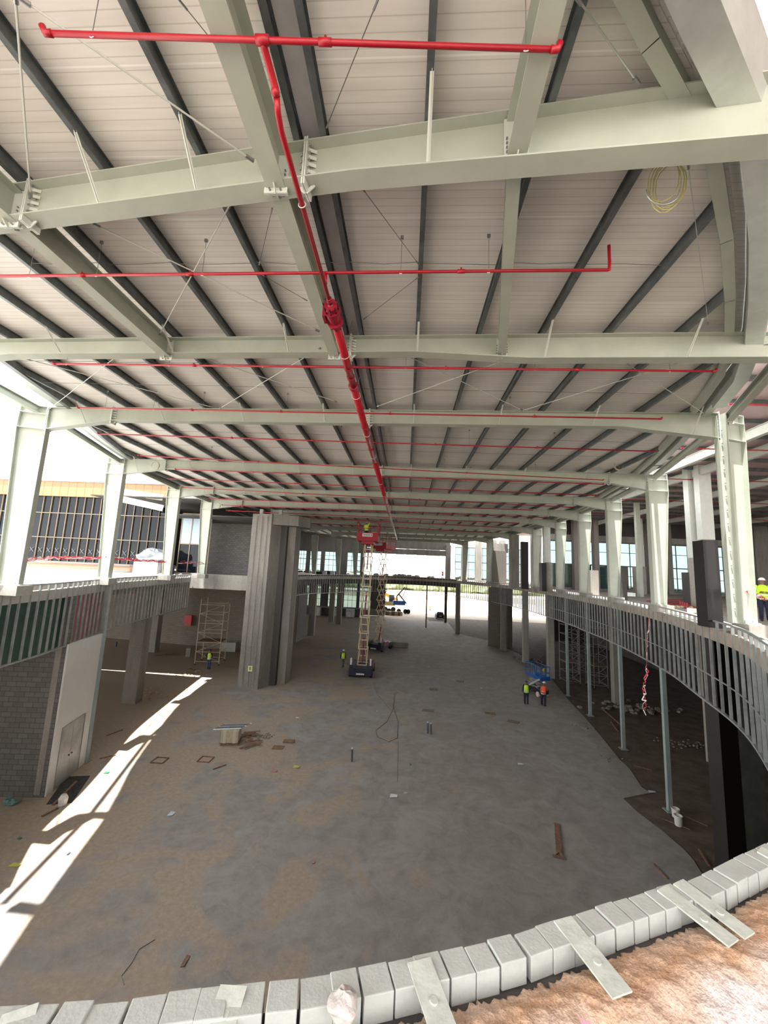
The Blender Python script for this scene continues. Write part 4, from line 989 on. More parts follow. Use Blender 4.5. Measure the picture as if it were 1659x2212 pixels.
# ---------------------------------------------------------------- left: glass building, plinth, ground
YG = 42.3
xg0, xg1 = -78, aty(358, 1150, YG)[0]
gb = empty('glass_building', ((xg0 + xg1) / 2, YG, 9.9), 'neighbouring glazed building with tan parapet, seen over the left deck', 'building')
zt0 = aty(200, 1075, YG)[2]; zt1 = aty(200, 1043, YG)[2]; zb0 = aty(200, 1216, YG)[2]
b = MB(); b.box(((xg0 + xg1) / 2, YG - .05, (zt0 + zt1) / 2), (xg1 - xg0, .5, zt1 - zt0)); b.build('parapet', TANPANEL, gb)
b = MB(); b.box(((xg0 + xg1) / 2, YG - .1, zt1 + .06), (xg1 - xg0, .7, .14)); b.build('coping', mat('coping_grey', (.45, .42, .36), .5), gb)
b = MB(); b.box(((xg0 + xg1) / 2, YG + .1, (zb0 + zt0) / 2), (xg1 - xg0, .03, zt0 - zb0)); b.build('glazing', GLASS_D, gb)
sp_ = (aty(103, 1150, YG)[0] - aty(85, 1150, YG)[0])
b = MB(); j = MB(); x = xg1
while x > xg0: b.box((x, YG, (zb0 + zt0) / 2), (.05, .12, zt0 - zb0)); j.box((x, YG - .31, (zt0 + zt1) / 2), (.025, .02, zt1 - zt0)); x -= sp_
for pz in (1111, 1164): z = aty(200, pz, YG)[2]; b.box(((xg0 + xg1) / 2, YG, z), (xg1 - xg0, .12, .06))
b.build('mullion_grid', MULL, gb); j.build('panel_joint', mat('joint_brown', (.30, .16, .06), .6), gb)
b = MB(); x = xg1 - sp_ / 2; z = aty(200, 1192, YG)[2]
while x > xg0: b.bar((x - .22, YG - .03, z - .25), (x + .22, YG - .03, z + .25), .02, .03, (0, 1, 0)); b.bar((x + .22, YG - .03, z - .25), (x - .22, YG - .03, z + .25), .02, .03, (0, 1, 0)); x -= sp_
b.build('tape_cross', mat('tape_cross', (.16, .16, .17), .7), gb)
# interior of the building, dim
b = MB(); b.box(((xg0 + xg1) / 2, YG + 9, (zb0 + zt0) / 2), (xg1 - xg0, .2, zt0 - zb0)); b.box(((xg0 + xg1) / 2, YG + 4.6, zt0 + .1), (xg1 - xg0, 9, .1)); b.build('interior_wall', CONC_D, gb)
b = MB()
for k in range(9): b.box((xg1 - 3 - 5.2 * k, YG + 2, (zb0 + zt0) / 2), (.4, .4, zt0 - zb0))
b.build('interior_column', mat('green_column', (.10, .20, .17), .5), gb)
z1_ = zb0; wall('wall_plinth', (xg0, YG - .6), (xg1 + 1.2, YG - .6), DECKZ, zb0 - .2, BRICKO, .5)
b = MB(); b.box(((xg0 + xg1) / 2, YG - .5, zb0 - .08), (xg1 - xg0 + 2, .8, .2)); struct(b.build('trim_plinth_cap', mat('plinth_cap', (.16, .14, .12), .8)))
# end of the glass building: blue-filmed bay
yb = 40.0
bb = empty('filmed_window_bay', (aty(400, 1180, yb)[0], yb, 8.8), 'window bay with pale blue film beside the pier', 'window bay')
x0, x1, x2 = aty(388, 1180, yb)[0], aty(433, 1180, yb)[0], aty(452, 1180, yb)[0]
zt, zm, zb_ = aty(410, 1110, yb)[2], aty(410, 1175, yb)[2], aty(410, 1238, yb)[2]
b = MB(); b.box(((x0 + x1) / 2, yb, (zt + zm) / 2), (x1 - x0, .05, zt - zm)); b.build('film_panel', GLASS_B, bb)
b = MB(); b.box(((x0 + x2) / 2, yb + .02, (zb_ + zm) / 2), (x2 - x0, .03, zm - zb_)); b.box(((x1 + x2) / 2, yb + .02, (zt + zm) / 2), (x2 - x1, .03, zt - zm)); b.build('dark_glass', GLASS_D, bb)
b = MB()
for x in (x0, (x0 + x1) / 2, x1, x2): b.box((x, yb - .04, (zt + zb_) / 2), (.08, .08, zt - zb_))
for z in (zt, zm, zb_): b.box(((x0 + x2) / 2, yb - .04, z), (x2 - x0, .08, .1))
b.build('bay_frame', MULL, bb)
wall('wall_left_upper_back', (-24, 44), (-12.5, 44), 8.7, 14.5, BLOCKW, .2)
wall('wall_left_upper_side', (-13.0, 37.5), (-13.0, 44), 8.7, 14.5, CONC_D, .2)
# pale canopy beams left behind the columns
for k, (pa, pb, yy) in enumerate((((262, 1062), (352, 1075), 36), ((262, 1078), (352, 1098), 34.5))):
    A_ = aty(*pa, yy); B_ = aty(*pb, yy); b = MB(); b.ibeam(A_, B_, .25, .55); tag(b.build('canopy_beam', PRIMER_W), f'pale canopy beam behind the left columns, {"upper" if k == 0 else "lower"} one', 'canopy beam')

# ---------------------------------------------------------------- near rim: curb blocks, straps, foam
cpx = [(-90, 2180), (0, 2174), (236, 2160), (400, 2139), (560, 2120), (695, 2104), (923, 2058), (1100, 2018), (1187, 1990), (1413, 1919), (1496, 1895), (1596, 1847), (1659, 1818), (1760, 1762)]
CZT = 9.0
cp = [Vector(atz(*p, CZT)) for p in cpx]
ca = arc([(p.x, p.y) for p in cp], 400)
D = [0]
for a, c in zip(ca, ca[1:]): D.append(D[-1] + (c - a).length)
def cat_(s):
    j = max(0, min(399, int(s / D[-1] * 400))); p = ca[j]; d = (ca[min(j + 1, 400)] - ca[max(j - 1, 0)]).normalized(); return p, d, Vector((d.y, -d.x, 0))
s = 0.0; k = 0
rnd = random.Random(3)
while s < D[-1] - .1:
    wdt = .088 + rnd.uniform(-.012, .012); p, d, n = cat_(s + wdt / 2); z = CZT + rnd.uniform(-.004, .003)
    th = .088 + rnd.uniform(-.003, .003)
    o1, o2 = rnd.uniform(-.003, .003), th
    hgt = .075
    gap = rnd.choice([.0012, .002, .004])
    a = p - d * (wdt / 2 - gap); c = p + d * (wdt / 2 - gap)
    b = MB(); q = [a + n * o1, c + n * o1, c + n * o2, a + n * o2]
    sh = n * .008 * rnd.uniform(-1, 1)
    b.prism([(v.x, v.y) for v in q], z - hgt, z)
    ob = b.build('curb_block', BLOCKC); bev = ob.modifiers.new('bevel', 'BEVEL'); bev.width = .003; bev.segments = 2
    tag(ob, f'small grey concrete block in the curved near curb, {ordw(k + 1)} from the left', 'curb block', 'blocks of the near curb'); s += wdt; k += 1
# rim wall below the blocks
b = MB(); q0 = ca[::10]; inner = [cat_(D[i])[2] for i in range(0, 401, 10)]
struct(rim('trim_near_rim', ca[::10], .004, 8.2, CZT - .077, CONC_D, .12))
# flat straps
STR = [((905, 2075), (960, 2230), 68), ((1215, 1985), (1345, 2150), 60), ((1430, 1918), (1585, 2038), 46), ((1465, 1905), (1620, 2022), 46), ((505, 2130), (470, 2240), 62), ((1640, 1835), (1800, 1920), 46), ((45, 2180), (20, 2260), 62)]
for k, (pa, pb, wpx) in enumerate(STR):
    za = CZT + .006; A_ = Vector(atz(*pa, za)); B_ = Vector(atz(*pb, za - .02)); d = (B_ - A_).normalized()
    labs = ['flat steel strap with a round bolt, middle of the near curb', 'flat steel strap right of the middle one, ending on the foam', 'left one of the paired flat steel straps on the right curb', 'right one of the paired flat steel straps on the right curb', 'wide speckled strap left of the loose stone', 'flat strap at the right frame edge of the curb', 'strap at the bottom left corner of the curb']
    st = empty('steel_strap', (A_ + B_) / 2, labs[k], 'steel strap')
    MB().bar(A_, B_, .076 if wpx > 50 else .066, .006).build('strap', STRAPM, st)
    P = A_.lerp(B_, .62); MB().tube([P, P + Vector((0, 0, .007))], .012, 12).build('bolt', STRAPM, st)
# near deck under the camera + foam
near_in = [cat_(D[i])[0] + cat_(D[i])[2] * .09 for i in range(0, 401, 8)]
b = MB(); b.prism([(p.x, p.y) for p in near_in] + [(3.2, 2.2), (14, -12), (-16, -12), (-16, 2), (-3.0, 1.0)], 8.35, 8.86)
struct(b.build('floor_near_deck', mat('near_deck_concrete', (.42, .37, .33), .9, noise=.15, nscale=6, bump=.5, bscale=30)))
def foam_mat():
    m = bpy.data.materials.new('spray_foam'); m.use_nodes = True; n = m.node_tree; L = n.links; p = n.nodes['Principled BSDF']; p.inputs['Roughness'].default_value = .95
    t = n.nodes.new('ShaderNodeUVMap'); s = n.nodes.new('ShaderNodeSeparateXYZ'); L.new(t.outputs[0], s.inputs[0]); geo = n.nodes.new('ShaderNodeNewGeometry')
    nz = n.nodes.new('ShaderNodeTexNoise'); nz.inputs['Scale'].default_value = 5; nz.inputs['Detail'].default_value = 8; L.new(geo.outputs['Position'], nz.inputs['Vector'])
    a = n.nodes.new('ShaderNodeMath'); a.operation = 'MULTIPLY_ADD'; a.inputs[1].default_value = .7; L.new(nz.outputs[0], a.inputs[0]); L.new(s.outputs[1], a.inputs[2])
    r = n.nodes.new('ShaderNodeValToRGB'); e = r.color_ramp.elements; e[0].position = .30; e[0].color = (.56, .42, .32, 1); e[1].position = 1.0; e[1].color = (.58, .51, .49, 1)
    x = e.new(.55); x.color = (.52, .32, .19, 1); x = e.new(.72); x.color = (.56, .42, .33, 1); x = e.new(.85); x.color = (.64, .58, .56, 1)
    L.new(a.outputs[0], r.inputs[0])
    n2 = n.nodes.new('ShaderNodeTexNoise'); n2.inputs['Scale'].default_value = 120; n2.inputs['Detail'].default_value = 3; L.new(geo.outputs['Position'], n2.inputs['Vector'])
    mx_ = n.nodes.new('ShaderNodeMix'); mx_.data_type = 'RGBA'; mx_.blend_type = 'MULTIPLY'; mx_.inputs[0].default_value = .45
    r2 = n.nodes.new('ShaderNodeValToRGB'); r2.color_ramp.elements[0].position = .35; r2.color_ramp.elements[0].color = (.55, .5, .45, 1); r2.color_ramp.elements[1].position = .6; L.new(n2.outputs[0], r2.inputs[0])
    L.new(r.outputs[0], mx_.inputs[6]); L.new(r2.outputs[0], mx_.inputs[7]); L.new(mx_.outputs[2], p.inputs['Base Color'])
    bp = n.nodes.new('ShaderNodeBump'); bp.inputs['Strength'].default_value = .9; bp.inputs['Distance'].default_value = .006; L.new(n2.outputs[0], bp.inputs['Height']); L.new(bp.outputs[0], p.inputs['Normal'])
    return m
i0, i1 = 95, 400; NJ = 60; me = bpy.data.meshes.new('spray_foam'); vs = []; fs = []; uvs = []
rows = list(range(i0, i1 + 1, 1)); rnd = random.Random(5)
from mathutils import noise as mnoise
for i in rows:
    p, d, n = cat_(D[i])
    for j in range(NJ + 1):
        v = j / NJ; wj = .10 + .55 * v + (.020 * mnoise.noise(Vector((i * .35, 0, 3))) + .018 * mnoise.noise(Vector((i * .9, 0, 7)))) * max(0, 1 - j / 5)
        q = p + n * wj; z = 8.90 + .075 * math.sin(math.pi * min(1, v * 1.5 + .12)) * (1 - .3 * v) + .012 * mnoise.noise(q * 16) + .007 * mnoise.noise(q * 48) + .004 * mnoise.noise(q * 130) - (.05 if j == 0 else 0)
        if v > .8: z -= (v - .8) * .35
        vs.append((q.x, q.y, z)); uvs.append((i / 400, v))
nr = NJ + 1
for a in range(len(rows) - 1):
    for j in range(NJ): fs.append((a * nr + j, a * nr + j + 1, (a + 1) * nr + j + 1, (a + 1) * nr + j))
me.from_pydata(vs, [], fs); me.update(); uvl = me.uv_layers.new(name='UVMap')
for l in me.loops: uvl.data[l.index].uv = uvs[l.vertex_index]
me.materials.append(foam_mat()); fo = bpy.data.objects.new('spray_foam', me); COL.objects.link(fo); tag(fo, 'rough orange and pink spray foam spread behind the near curb', 'spray foam', kind='stuff')
for p_ in me.polygons: p_.use_smooth = True
c = Vector(atz(742, 2170, 9.01)); b = MB(); b.lump((c.x, c.y, 9.01), .042, 4, 14, 9, .75); o = b.build('loose_stone', FOAMR); tag(o, 'pale loose stone lying on the near curb', 'stone')
sb = o.modifiers.new('s', 'SUBSURF'); sb.levels = 1; sb.render_levels = 2
c = Vector(atz(1240, 2205, 8.95)); b = MB(); b.sphere((c.x, c.y, 8.955), .05, 14, 6, .25); tag(b.build('paint_blob', mat('pink_paint', (.80, .36, .42), .6)), 'pink paint blob on the foam at the bottom edge', 'paint')
#PART2
# ================================================================ people
def person(loc, rz, label, vest=None, helmet=None, trousers=CLOTH_N, shirt=CLOTH_N, pose='stand', h=1.74, arms=None, scale=1.0):
    """one continuous skinned body (metres, facing -Y before rotation), clothes as children"""
    k = h / 1.74
    hip = .93; P = {}
    lean = 0.0
    fs = {'stand': ((-.09, .02), (.10, -.03)), 'walk': ((-.08, -.24), (.08, .26)), 'lean': ((-.11, .05), (.12, -.12))}[pose]
    if pose == 'lean': lean = -.22
    hipz = hip - (.04 if pose == 'walk' else 0)
    J = {'pelvis': (0, 0, hipz), 'belly': (0, lean * .35, hipz + .17), 'chest': (0, lean * .8, hipz + .38), 'neck': (0, lean * 1.05 - .005, hipz + .56), 'head0': (0, lean * 1.15 - .01, hipz + .64), 'head1': (0, lean * 1.25 - .015, hipz + .73), 'head2': (0, lean * 1.3 - .01, hipz + .79)}
    E = [('pelvis', 'belly'), ('belly', 'chest'), ('chest', 'neck'), ('neck', 'head0'), ('head0', 'head1'), ('head1', 'head2')]
    Rr = {'pelvis': (.125, .09), 'belly': (.12, .085), 'chest': (.13, .085), 'neck': (.052, .055), 'head0': (.075, .085), 'head1': (.082, .098), 'head2': (.06, .075)}
    for sgn, (fx_, fy) in zip((-1, 1), fs):
        s = 'l' if sgn < 0 else 'r'
        J[s + 'hip'] = (sgn * .10, 0, hipz - .04); J[s + 'knee'] = (fx_ * 1.1, fy * .42 - .03, .50); J[s + 'ank'] = (fx_ * 1.15, fy, .09); J[s + 'heel'] = (fx_ * 1.15, fy + .03, .045); J[s + 'toe'] = (fx_ * 1.3, fy - .17, .035)
        E += [('pelvis', s + 'hip'), (s + 'hip', s + 'knee'), (s + 'knee', s + 'ank'), (s + 'ank', s + 'toe')]
        Rr[s + 'hip'] = (.075, .075); Rr[s + 'knee'] = (.052, .055); Rr[s + 'ank'] = (.043, .045); Rr[s + 'toe'] = (.04, .03); del J[s + 'heel']
        sh = Vector((sgn * .185, lean * .95, hipz + .50)); a = (arms or {}).get(s, 'down')
        if a == 'down': el = sh + Vector((sgn * .06, .03, -.28)); wr = el + Vector((sgn * .01, -.07, -.25))
        elif a == 'front': el = sh + Vector((sgn * .07, .02, -.27)); wr = el + Vector((-sgn * .13, -.20, .02))
        elif a == 'hips': el = sh + Vector((sgn * .17, .06, -.24)); wr = el + Vector((-sgn * .16, -.06, -.16))
        elif a == 'up': el = sh + Vector((sgn * .08, -.10, .20)); wr = el + Vector((-sgn * .02, -.10, .22))
        elif a == 'out': el = sh + Vector((sgn * .27, -.03, -.05)); wr = el + Vector((sgn * .25, -.02, .02))
        J[s + 'sh'] = tuple(sh); J[s + 'el'] = tuple(el); J[s + 'wr'] = tuple(wr); d = (wr - el).normalized()
        pm = wr + d * .07; J[s + 'pm'] = tuple(pm)
        E += [('chest', s + 'sh'), (s + 'sh', s + 'el'), (s + 'el', s + 'wr'), (s + 'wr', s + 'pm')]
        Rr[s + 'sh'] = (.045, .045); Rr[s + 'el'] = (.036, .036); Rr[s + 'wr'] = (.027, .030); Rr[s + 'pm'] = (.022, .038)
        side = d.cross(Vector((sgn, 0, 0))).normalized() if abs(d.x) < .9 else Vector((0, 0, 1))
        inw = Vector((-sgn, 0, 0))
        for f_, (o, ln) in enumerate(((-.033, .075), (-.011, .088), (.011, .082), (.033, .066))):
            b0 = pm + side * o + d * .02; b1 = b0 + d * ln * .55; b2 = b1 + (d * .7 + inw * .7).normalized() * ln * .5
            for q, v in enumerate((b0, b1, b2)): J[f'{s}f{f_}{q}'] = tuple(v); Rr[f'{s}f{f_}{q}'] = (.0095 - .001 * q,) * 2
            E += [(s + 'pm', f'{s}f{f_}0'), (f'{s}f{f_}0', f'{s}f{f_}1'), (f'{s}f{f_}1', f'{s}f{f_}2')]
        t0 = wr + d * .03 - side * .035; t1 = t0 + (d + inw * .8 - side * .5).normalized() * .045
        J[s + 't0'] = tuple(t0); J[s + 't1'] = tuple(t1); Rr[s + 't0'] = (.011,) * 2; Rr[s + 't1'] = (.009,) * 2; E += [(s + 'wr', s + 't0'), (s + 't0', s + 't1')]
    def skin(name, names, edges, radii, m, parent=None, grow=0.0, sub=2):
        me = bpy.data.meshes.new(name); idx = {n_: i for i, n_ in enumerate(names)}
        me.from_pydata([tuple(Vector(J[n_]) * k) for n_ in names], [(idx[a], idx[b]) for a, b in edges], []); me.update()
        o = bpy.data.objects.new(name, me); COL.objects.link(o); me.materials.append(m)
        sk = o.modifiers.new('skin', 'SKIN'); sk.use_smooth_shade = True
        for i, n_ in enumerate(names):
            r = radii[n_]; me.skin_vertices[0].data[i].radius = ((r[0] + grow) * k, (r[1] + grow) * k)
        me.skin_vertices[0].data[0].use_root = True
        sb = o.modifiers.new('sub', 'SUBSURF'); sb.levels = 1; sb.render_levels = sub
        if parent: o.parent = parent
        return o
    names = list(J.keys())
    body = None
    root = empty('person', loc, label, 'person'); root.rotation_euler = (0, 0, rz); root['_o'] = (0, 0, 0)
    body = skin('body', names, E, Rr, SKIN, root)
    def loft(b, rings, n=18):
        k0 = []; vs = []
        for (x_, y_, z_, w_, d_) in rings:
            for q in range(n): a = 2 * math.pi * q / n; vs.append((k * (x_ + w_ * math.cos(a)), k * (y_ + d_ * math.sin(a)), k * z_))
        fs = []
        for r_ in range(len(rings) - 1):
            for q in range(n): fs.append((r_ * n + q, r_ * n + (q + 1) % n, (r_ + 1) * n + (q + 1) % n, (r_ + 1) * n + q))
        fs.append(tuple(range(n - 1, -1, -1))); fs.append(tuple((len(rings) - 1) * n + q for q in range(n))); b.add(vs, fs)
    py, by, cy_, ny = J['pelvis'][1], J['belly'][1], J['chest'][1], J['neck'][1]
    b = MB(); loft(b, [(0, py, hipz - .13, .15, .115), (0, py, hipz - .03, .178, .135), (0, py, hipz + .06, .172, .13), (0, by, hipz + .14, .155, .12)])
    for q in 'lr':
        pts = [Vector(J[q + 'hip']) * k + Vector((0, 0, .02)), Vector(J[q + 'hip']).lerp(Vector(J[q + 'knee']), .5) * k, Vector(J[q + 'knee']) * k, Vector(J[q + 'knee']).lerp(Vector(J[q + 'ank']), .5) * k, Vector(J[q + 'ank']) * k - Vector((0, 0, .02))]
        b.tube(pts, [.108 * k, .098 * k, .080 * k, .074 * k, .066 * k], 14)
    b.build('trousers', trousers, root, True, origin=(0, 0, 0))
    b = MB(); loft(b, [(0, py, hipz + .0, .172, .128), (0, by, hipz + .17, .165, .125), (0, cy_, hipz + .38, .190, .135), (0, cy_ * .5 + ny * .5, hipz + .49, .185, .115), (0, ny, hipz + .545, .125, .085), (0, ny, hipz + .575, .072, .070)])
    for q in 'lr':
        A_, B_, C_ = (Vector(J[q + e]) * k for e in ('sh', 'el', 'wr')); b.tube([A_ * .9 + Vector((0, 0, A_.z * .1)), A_, A_.lerp(B_, .5), B_, B_.lerp(C_, .5), C_], [.060 * k, .072 * k, .066 * k, .056 * k, .050 * k, .040 * k], 12)
    b.build('shirt', shirt, root, True, origin=(0, 0, 0))
    if vest:
        b = MB(); loft(b, [(0, py, hipz - .05, .190, .145), (0, by, hipz + .17, .180, .140), (0, cy_, hipz + .38, .202, .149), (0, cy_ * .5 + ny * .5, hipz + .48, .190, .130), (0, ny, hipz + .548, .120, .092)]); b.build('hi_vis_vest', vest, root, True, origin=(0, 0, 0))
        for z, yy, ww, dd in ((.02, py, .190, .146), (.15, by, .184, .144)):
            b = MB(); loft(b, [(0, yy, hipz + z - .022, ww, dd), (0, yy, hipz + z + .022, ww, dd)]); b.build('reflective_band', REFL, root, True, origin=(0, 0, 0))
    hd = Vector(J['head1']) * k
    if helmet:
        b = MB(); b.sphere((hd.x, hd.y, hd.z + .035), .118 * k, 14, 8, .95, cut=0.0); b.tube([(hd.x, hd.y - .02, hd.z + .03), (hd.x, hd.y - .02, hd.z + .04)], .135 * k, 16)
        b.build('helmet', helmet, root, True, origin=(0, 0, 0))
    else:
        b = MB(); b.sphere((hd.x, hd.y + .01, hd.z + .03), .098 * k, 12, 8, .95, cut=-.2); b.build('hair', DARK, root, True, origin=(0, 0, 0))
    b = MB(); fy = hd.y - .098 * k
    b.bar((hd.x, fy + .012, hd.z + .012), (hd.x, fy - .012, hd.z - .022), .018 * k, .02 * k)
    for sgn in (-1, 1): b.sphere((sgn * .086 * k, hd.y, hd.z - .005), .022 * k, 8, 5)
    b.build('nose_and_ears', SKIN, root, True, origin=(0, 0, 0))
    b = MB()
    for sgn in (-1, 1): b.sphere((sgn * .03 * k, fy + .016, hd.z + .012), .010 * k, 8, 5)
    b.bar((-.022 * k, fy + .012, hd.z - .045), (.022 * k, fy + .012, hd.z - .045), .008, .006)
    b.build('eyes_and_mouth', DARK, root, False, origin=(0, 0, 0))
    b = MB()
    for s in 'lr':
        t = Vector(J[s + 'toe']) * k; a = Vector(J[s + 'ank']) * k
        b.tube([(a.x, a.y + .05, .05), (a.x, a.y, .055), (t.x, t.y + .03, .045), (t.x, t.y - .02, .035)], [.045, .055, .05, .035], 10)
    b.build('boots', DARK, root, True, origin=(0, 0, 0))
    return root


PEOPLE = [((1137, 1521), 2.9, 'person in a lime hi-vis vest and dark helmet standing left of the blue lift', LIME, HELM_D, CLOTH_N, CLOTH_N, 'stand', {'l': 'down', 'r': 'down'}),
          ((1174, 1525), 2.6, 'person in an orange hi-vis vest and white helmet leaning by the blue lift', HORANGE, HELM_W, CLOTH_N, CLOTH_G, 'lean', {'l': 'front', 'r': 'down'}),
          ((740, 1441), .3, 'person in a lime hi-vis vest walking left of the tall lift', LIME, HELM_W, CLOTH_G, CLOTH_N, 'walk', {'l': 'down', 'r': 'down'}),
          ((450, 1445), 3.0, 'person in a lime hi-vis vest and blue trousers before the scaffold tower', LIME, HELM_D, CLOTH_B, CLOTH_N, 'stand', {'l': 'hips', 'r': 'hips'}),
          ((929, 1322), .4, 'distant person in a lime vest in the bright yard beyond the hall', LIME, HELM_W, CLOTH_G, CLOTH_G, 'stand', {'l': 'down', 'r': 'down'})]
for (px, py), rz, lab, v, he, tr, shm, po, ar in PEOPLE:
    q = g(px, py); person((q.x, q.y, 0 if q.y < 85 else -.12), rz, lab, v, he, tr, shm, po, arms=ar)
q = atz(1653, 1342, DECKZ); person((q[0], q[1], DECKZ), -.5, 'person in a lime hi-vis jacket and white helmet at the right frame edge', LIME, HELM_W, CLOTH_N, LIME, 'stand', arms={'l': 'front', 'r': 'front'})
q = aty(956, 1240, 83); person((q[0], 83, DECKZ), .2, 'distant person in red pointing left on the far upper deck', HORANGE, None, CLOTH_N, HORANGE, 'stand', arms={'l': 'out', 'r': 'down'})

# ================================================================ tall scissor lifts
def tall_lift(x, y, top, yaw, lab, nst=9, worker=False):
    t = empty('scissor_lift', (x, y, 0), lab, 'scissor lift'); R_ = Matrix.Rotation(yaw, 3, 'Z')
    def T(v): q = R_ @ Vector(v); return (q.x + x, q.y + y, q.z)
    def bx(mb, c, d): mb.box(T(c), d, yaw)
    w = 2.1; dp = 3.6
    b = MB(); bx(b, (0, 0, .62), (w, dp, .55)); bx(b, (-.82, -dp / 2 + .5, .75), (.42, 1.2, .9)); bx(b, (.82, -dp / 2 + .5, .75), (.42, 1.2, .9)); bx(b, (0, -dp / 2 - .02, .45), (1.9, .2, .35)); b.build('chassis', NAVY, t)
    for sx in (-1, 1):
        for sy in (-1, 1):
            b = MB(); b.tube([T((sx * .86, sy * 1.25, .40)), T((sx * 1.12, sy * 1.25, .40))], .40, 18); b.build('wheel', DARK, t)
    for sx in (-1, 1):
        b = MB(); bx(b, (sx * .92, -dp / 2 + .02, 1.45), (.14, .18, .7)); b.build('outrigger', PLASTIC, t)
        b = MB(); bx(b, (sx * 1.08, -.4, .9), (.06, 1.5, .45)); b.build('side_panel', REDV, t)
    b = MB(); bx(b, (0, -dp / 2 - .14, .42), (.75, .02, .12)); b.build('name_strip', PAPER, t)
    z0 = .95; hs = (top - z0) / nst; half = 1.15
    for sx in (-1, 1):
        xx = .36 * sx
        b = MB()
        for k in range(nst):
            za, zb = z0 + k * hs, z0 + (k + 1) * hs; o = .06 * sx
            b.bar(T((xx + o, -half * .55, za)), T((xx + o, half * .55, zb)), .09, .13, (0, 1, 0)); b.bar(T((xx - o, half * .55, za)), T((xx - o, -half * .55, zb)), .09, .13, (0, 1, 0))
        b.build('scissor_arms', TAN, t)
    for k in range(nst + 1):
        z = z0 + k * hs
        for yy in (-half * .55, half * .55): MB().bar(T((-.46, yy, z)), T((.46, yy, z)), .08).build('cross_tube', TAN, t)
        if k < nst: MB().bar(T((-.42, 0, z + hs / 2)), T((.42, 0, z + hs / 2)), .09).build('cross_tube', TAN, t)
    b = MB()
    for k in (0, 3, 6): b.tube([T((0, -.3, z0 + k * hs + .2)), T((0, .25, z0 + (k + 1.6) * hs))], .07, 8)
    b.build('hydraulic_ram', REDV, t)
    pf = MB(); bx(pf, (0, 0, top + .10), (2.0, 3.4, .18)); bx(pf, (0, -1.72, top + .5), (2.0, .05, .66)); bx(pf, (-1.0, 0, top + .35), (.05, 3.4, .5)); bx(pf, (1.0, 0, top + .35), (.05, 3.4, .5)); bx(pf, (0, 0, top - .12), (1.2, 2.6, .3)); pf.build('platform', mat('lift_red', (.30, .005, .012), .65), t)
    rl = MB()
    for zz in (1.25, 1.85):
        for a, c in (((-1, -1.7), (1, -1.7)), ((1, -1.7), (1, 1.7)), ((1, 1.7), (-1, 1.7)), ((-1, 1.7), (-1, -1.7))): rl.bar(T((*a, top + zz)), T((*c, top + zz)), .05)
    for a in ((-1, -1.7), (1, -1.7), (1, 1.7), (-1, 1.7), (-1, 0), (1, 0), (0, 1.7)): rl.bar(T((*a, top + .2)), T((*a, top + 1.87)), .06)
    rl.build('guard_rail', mat('lift_red', (.30, .005, .012), .65), t)
    b = MB(); bx(b, (.02, -1.76, top + .58), (1.0, .015, .30)); b.build('banner', PAPER, t)
    b = MB()
    for k in range(9): bx(b, (-.36 + k * .078, -1.775, top + .58), (.05, .01, .11))
    bx(b, (.42, -1.775, top + .58), (.08, .01, .16)); b.build('banner_lettering', DARK, t)
    return t
la = g(778, 1462); tall_lift(la.x + .05, la.y + 1.2, 12.85, 0, 'nearer tall scissor lift with tan arms and a raised red platform', 8)
lb_ = g(816, 1408); tall_lift(lb_.x + .1, lb_.y + 1.5, 12.75, -.35, 'farther tall scissor lift with its red platform behind the nearer one', 9)
person((la.x - .15, la.y + .35, 13.04), 3.0, 'person in a lime vest working on the raised red platform', LIME, HELM_W, CLOTH_N, LIME, 'stand', arms={'l': 'up', 'r': 'front'})

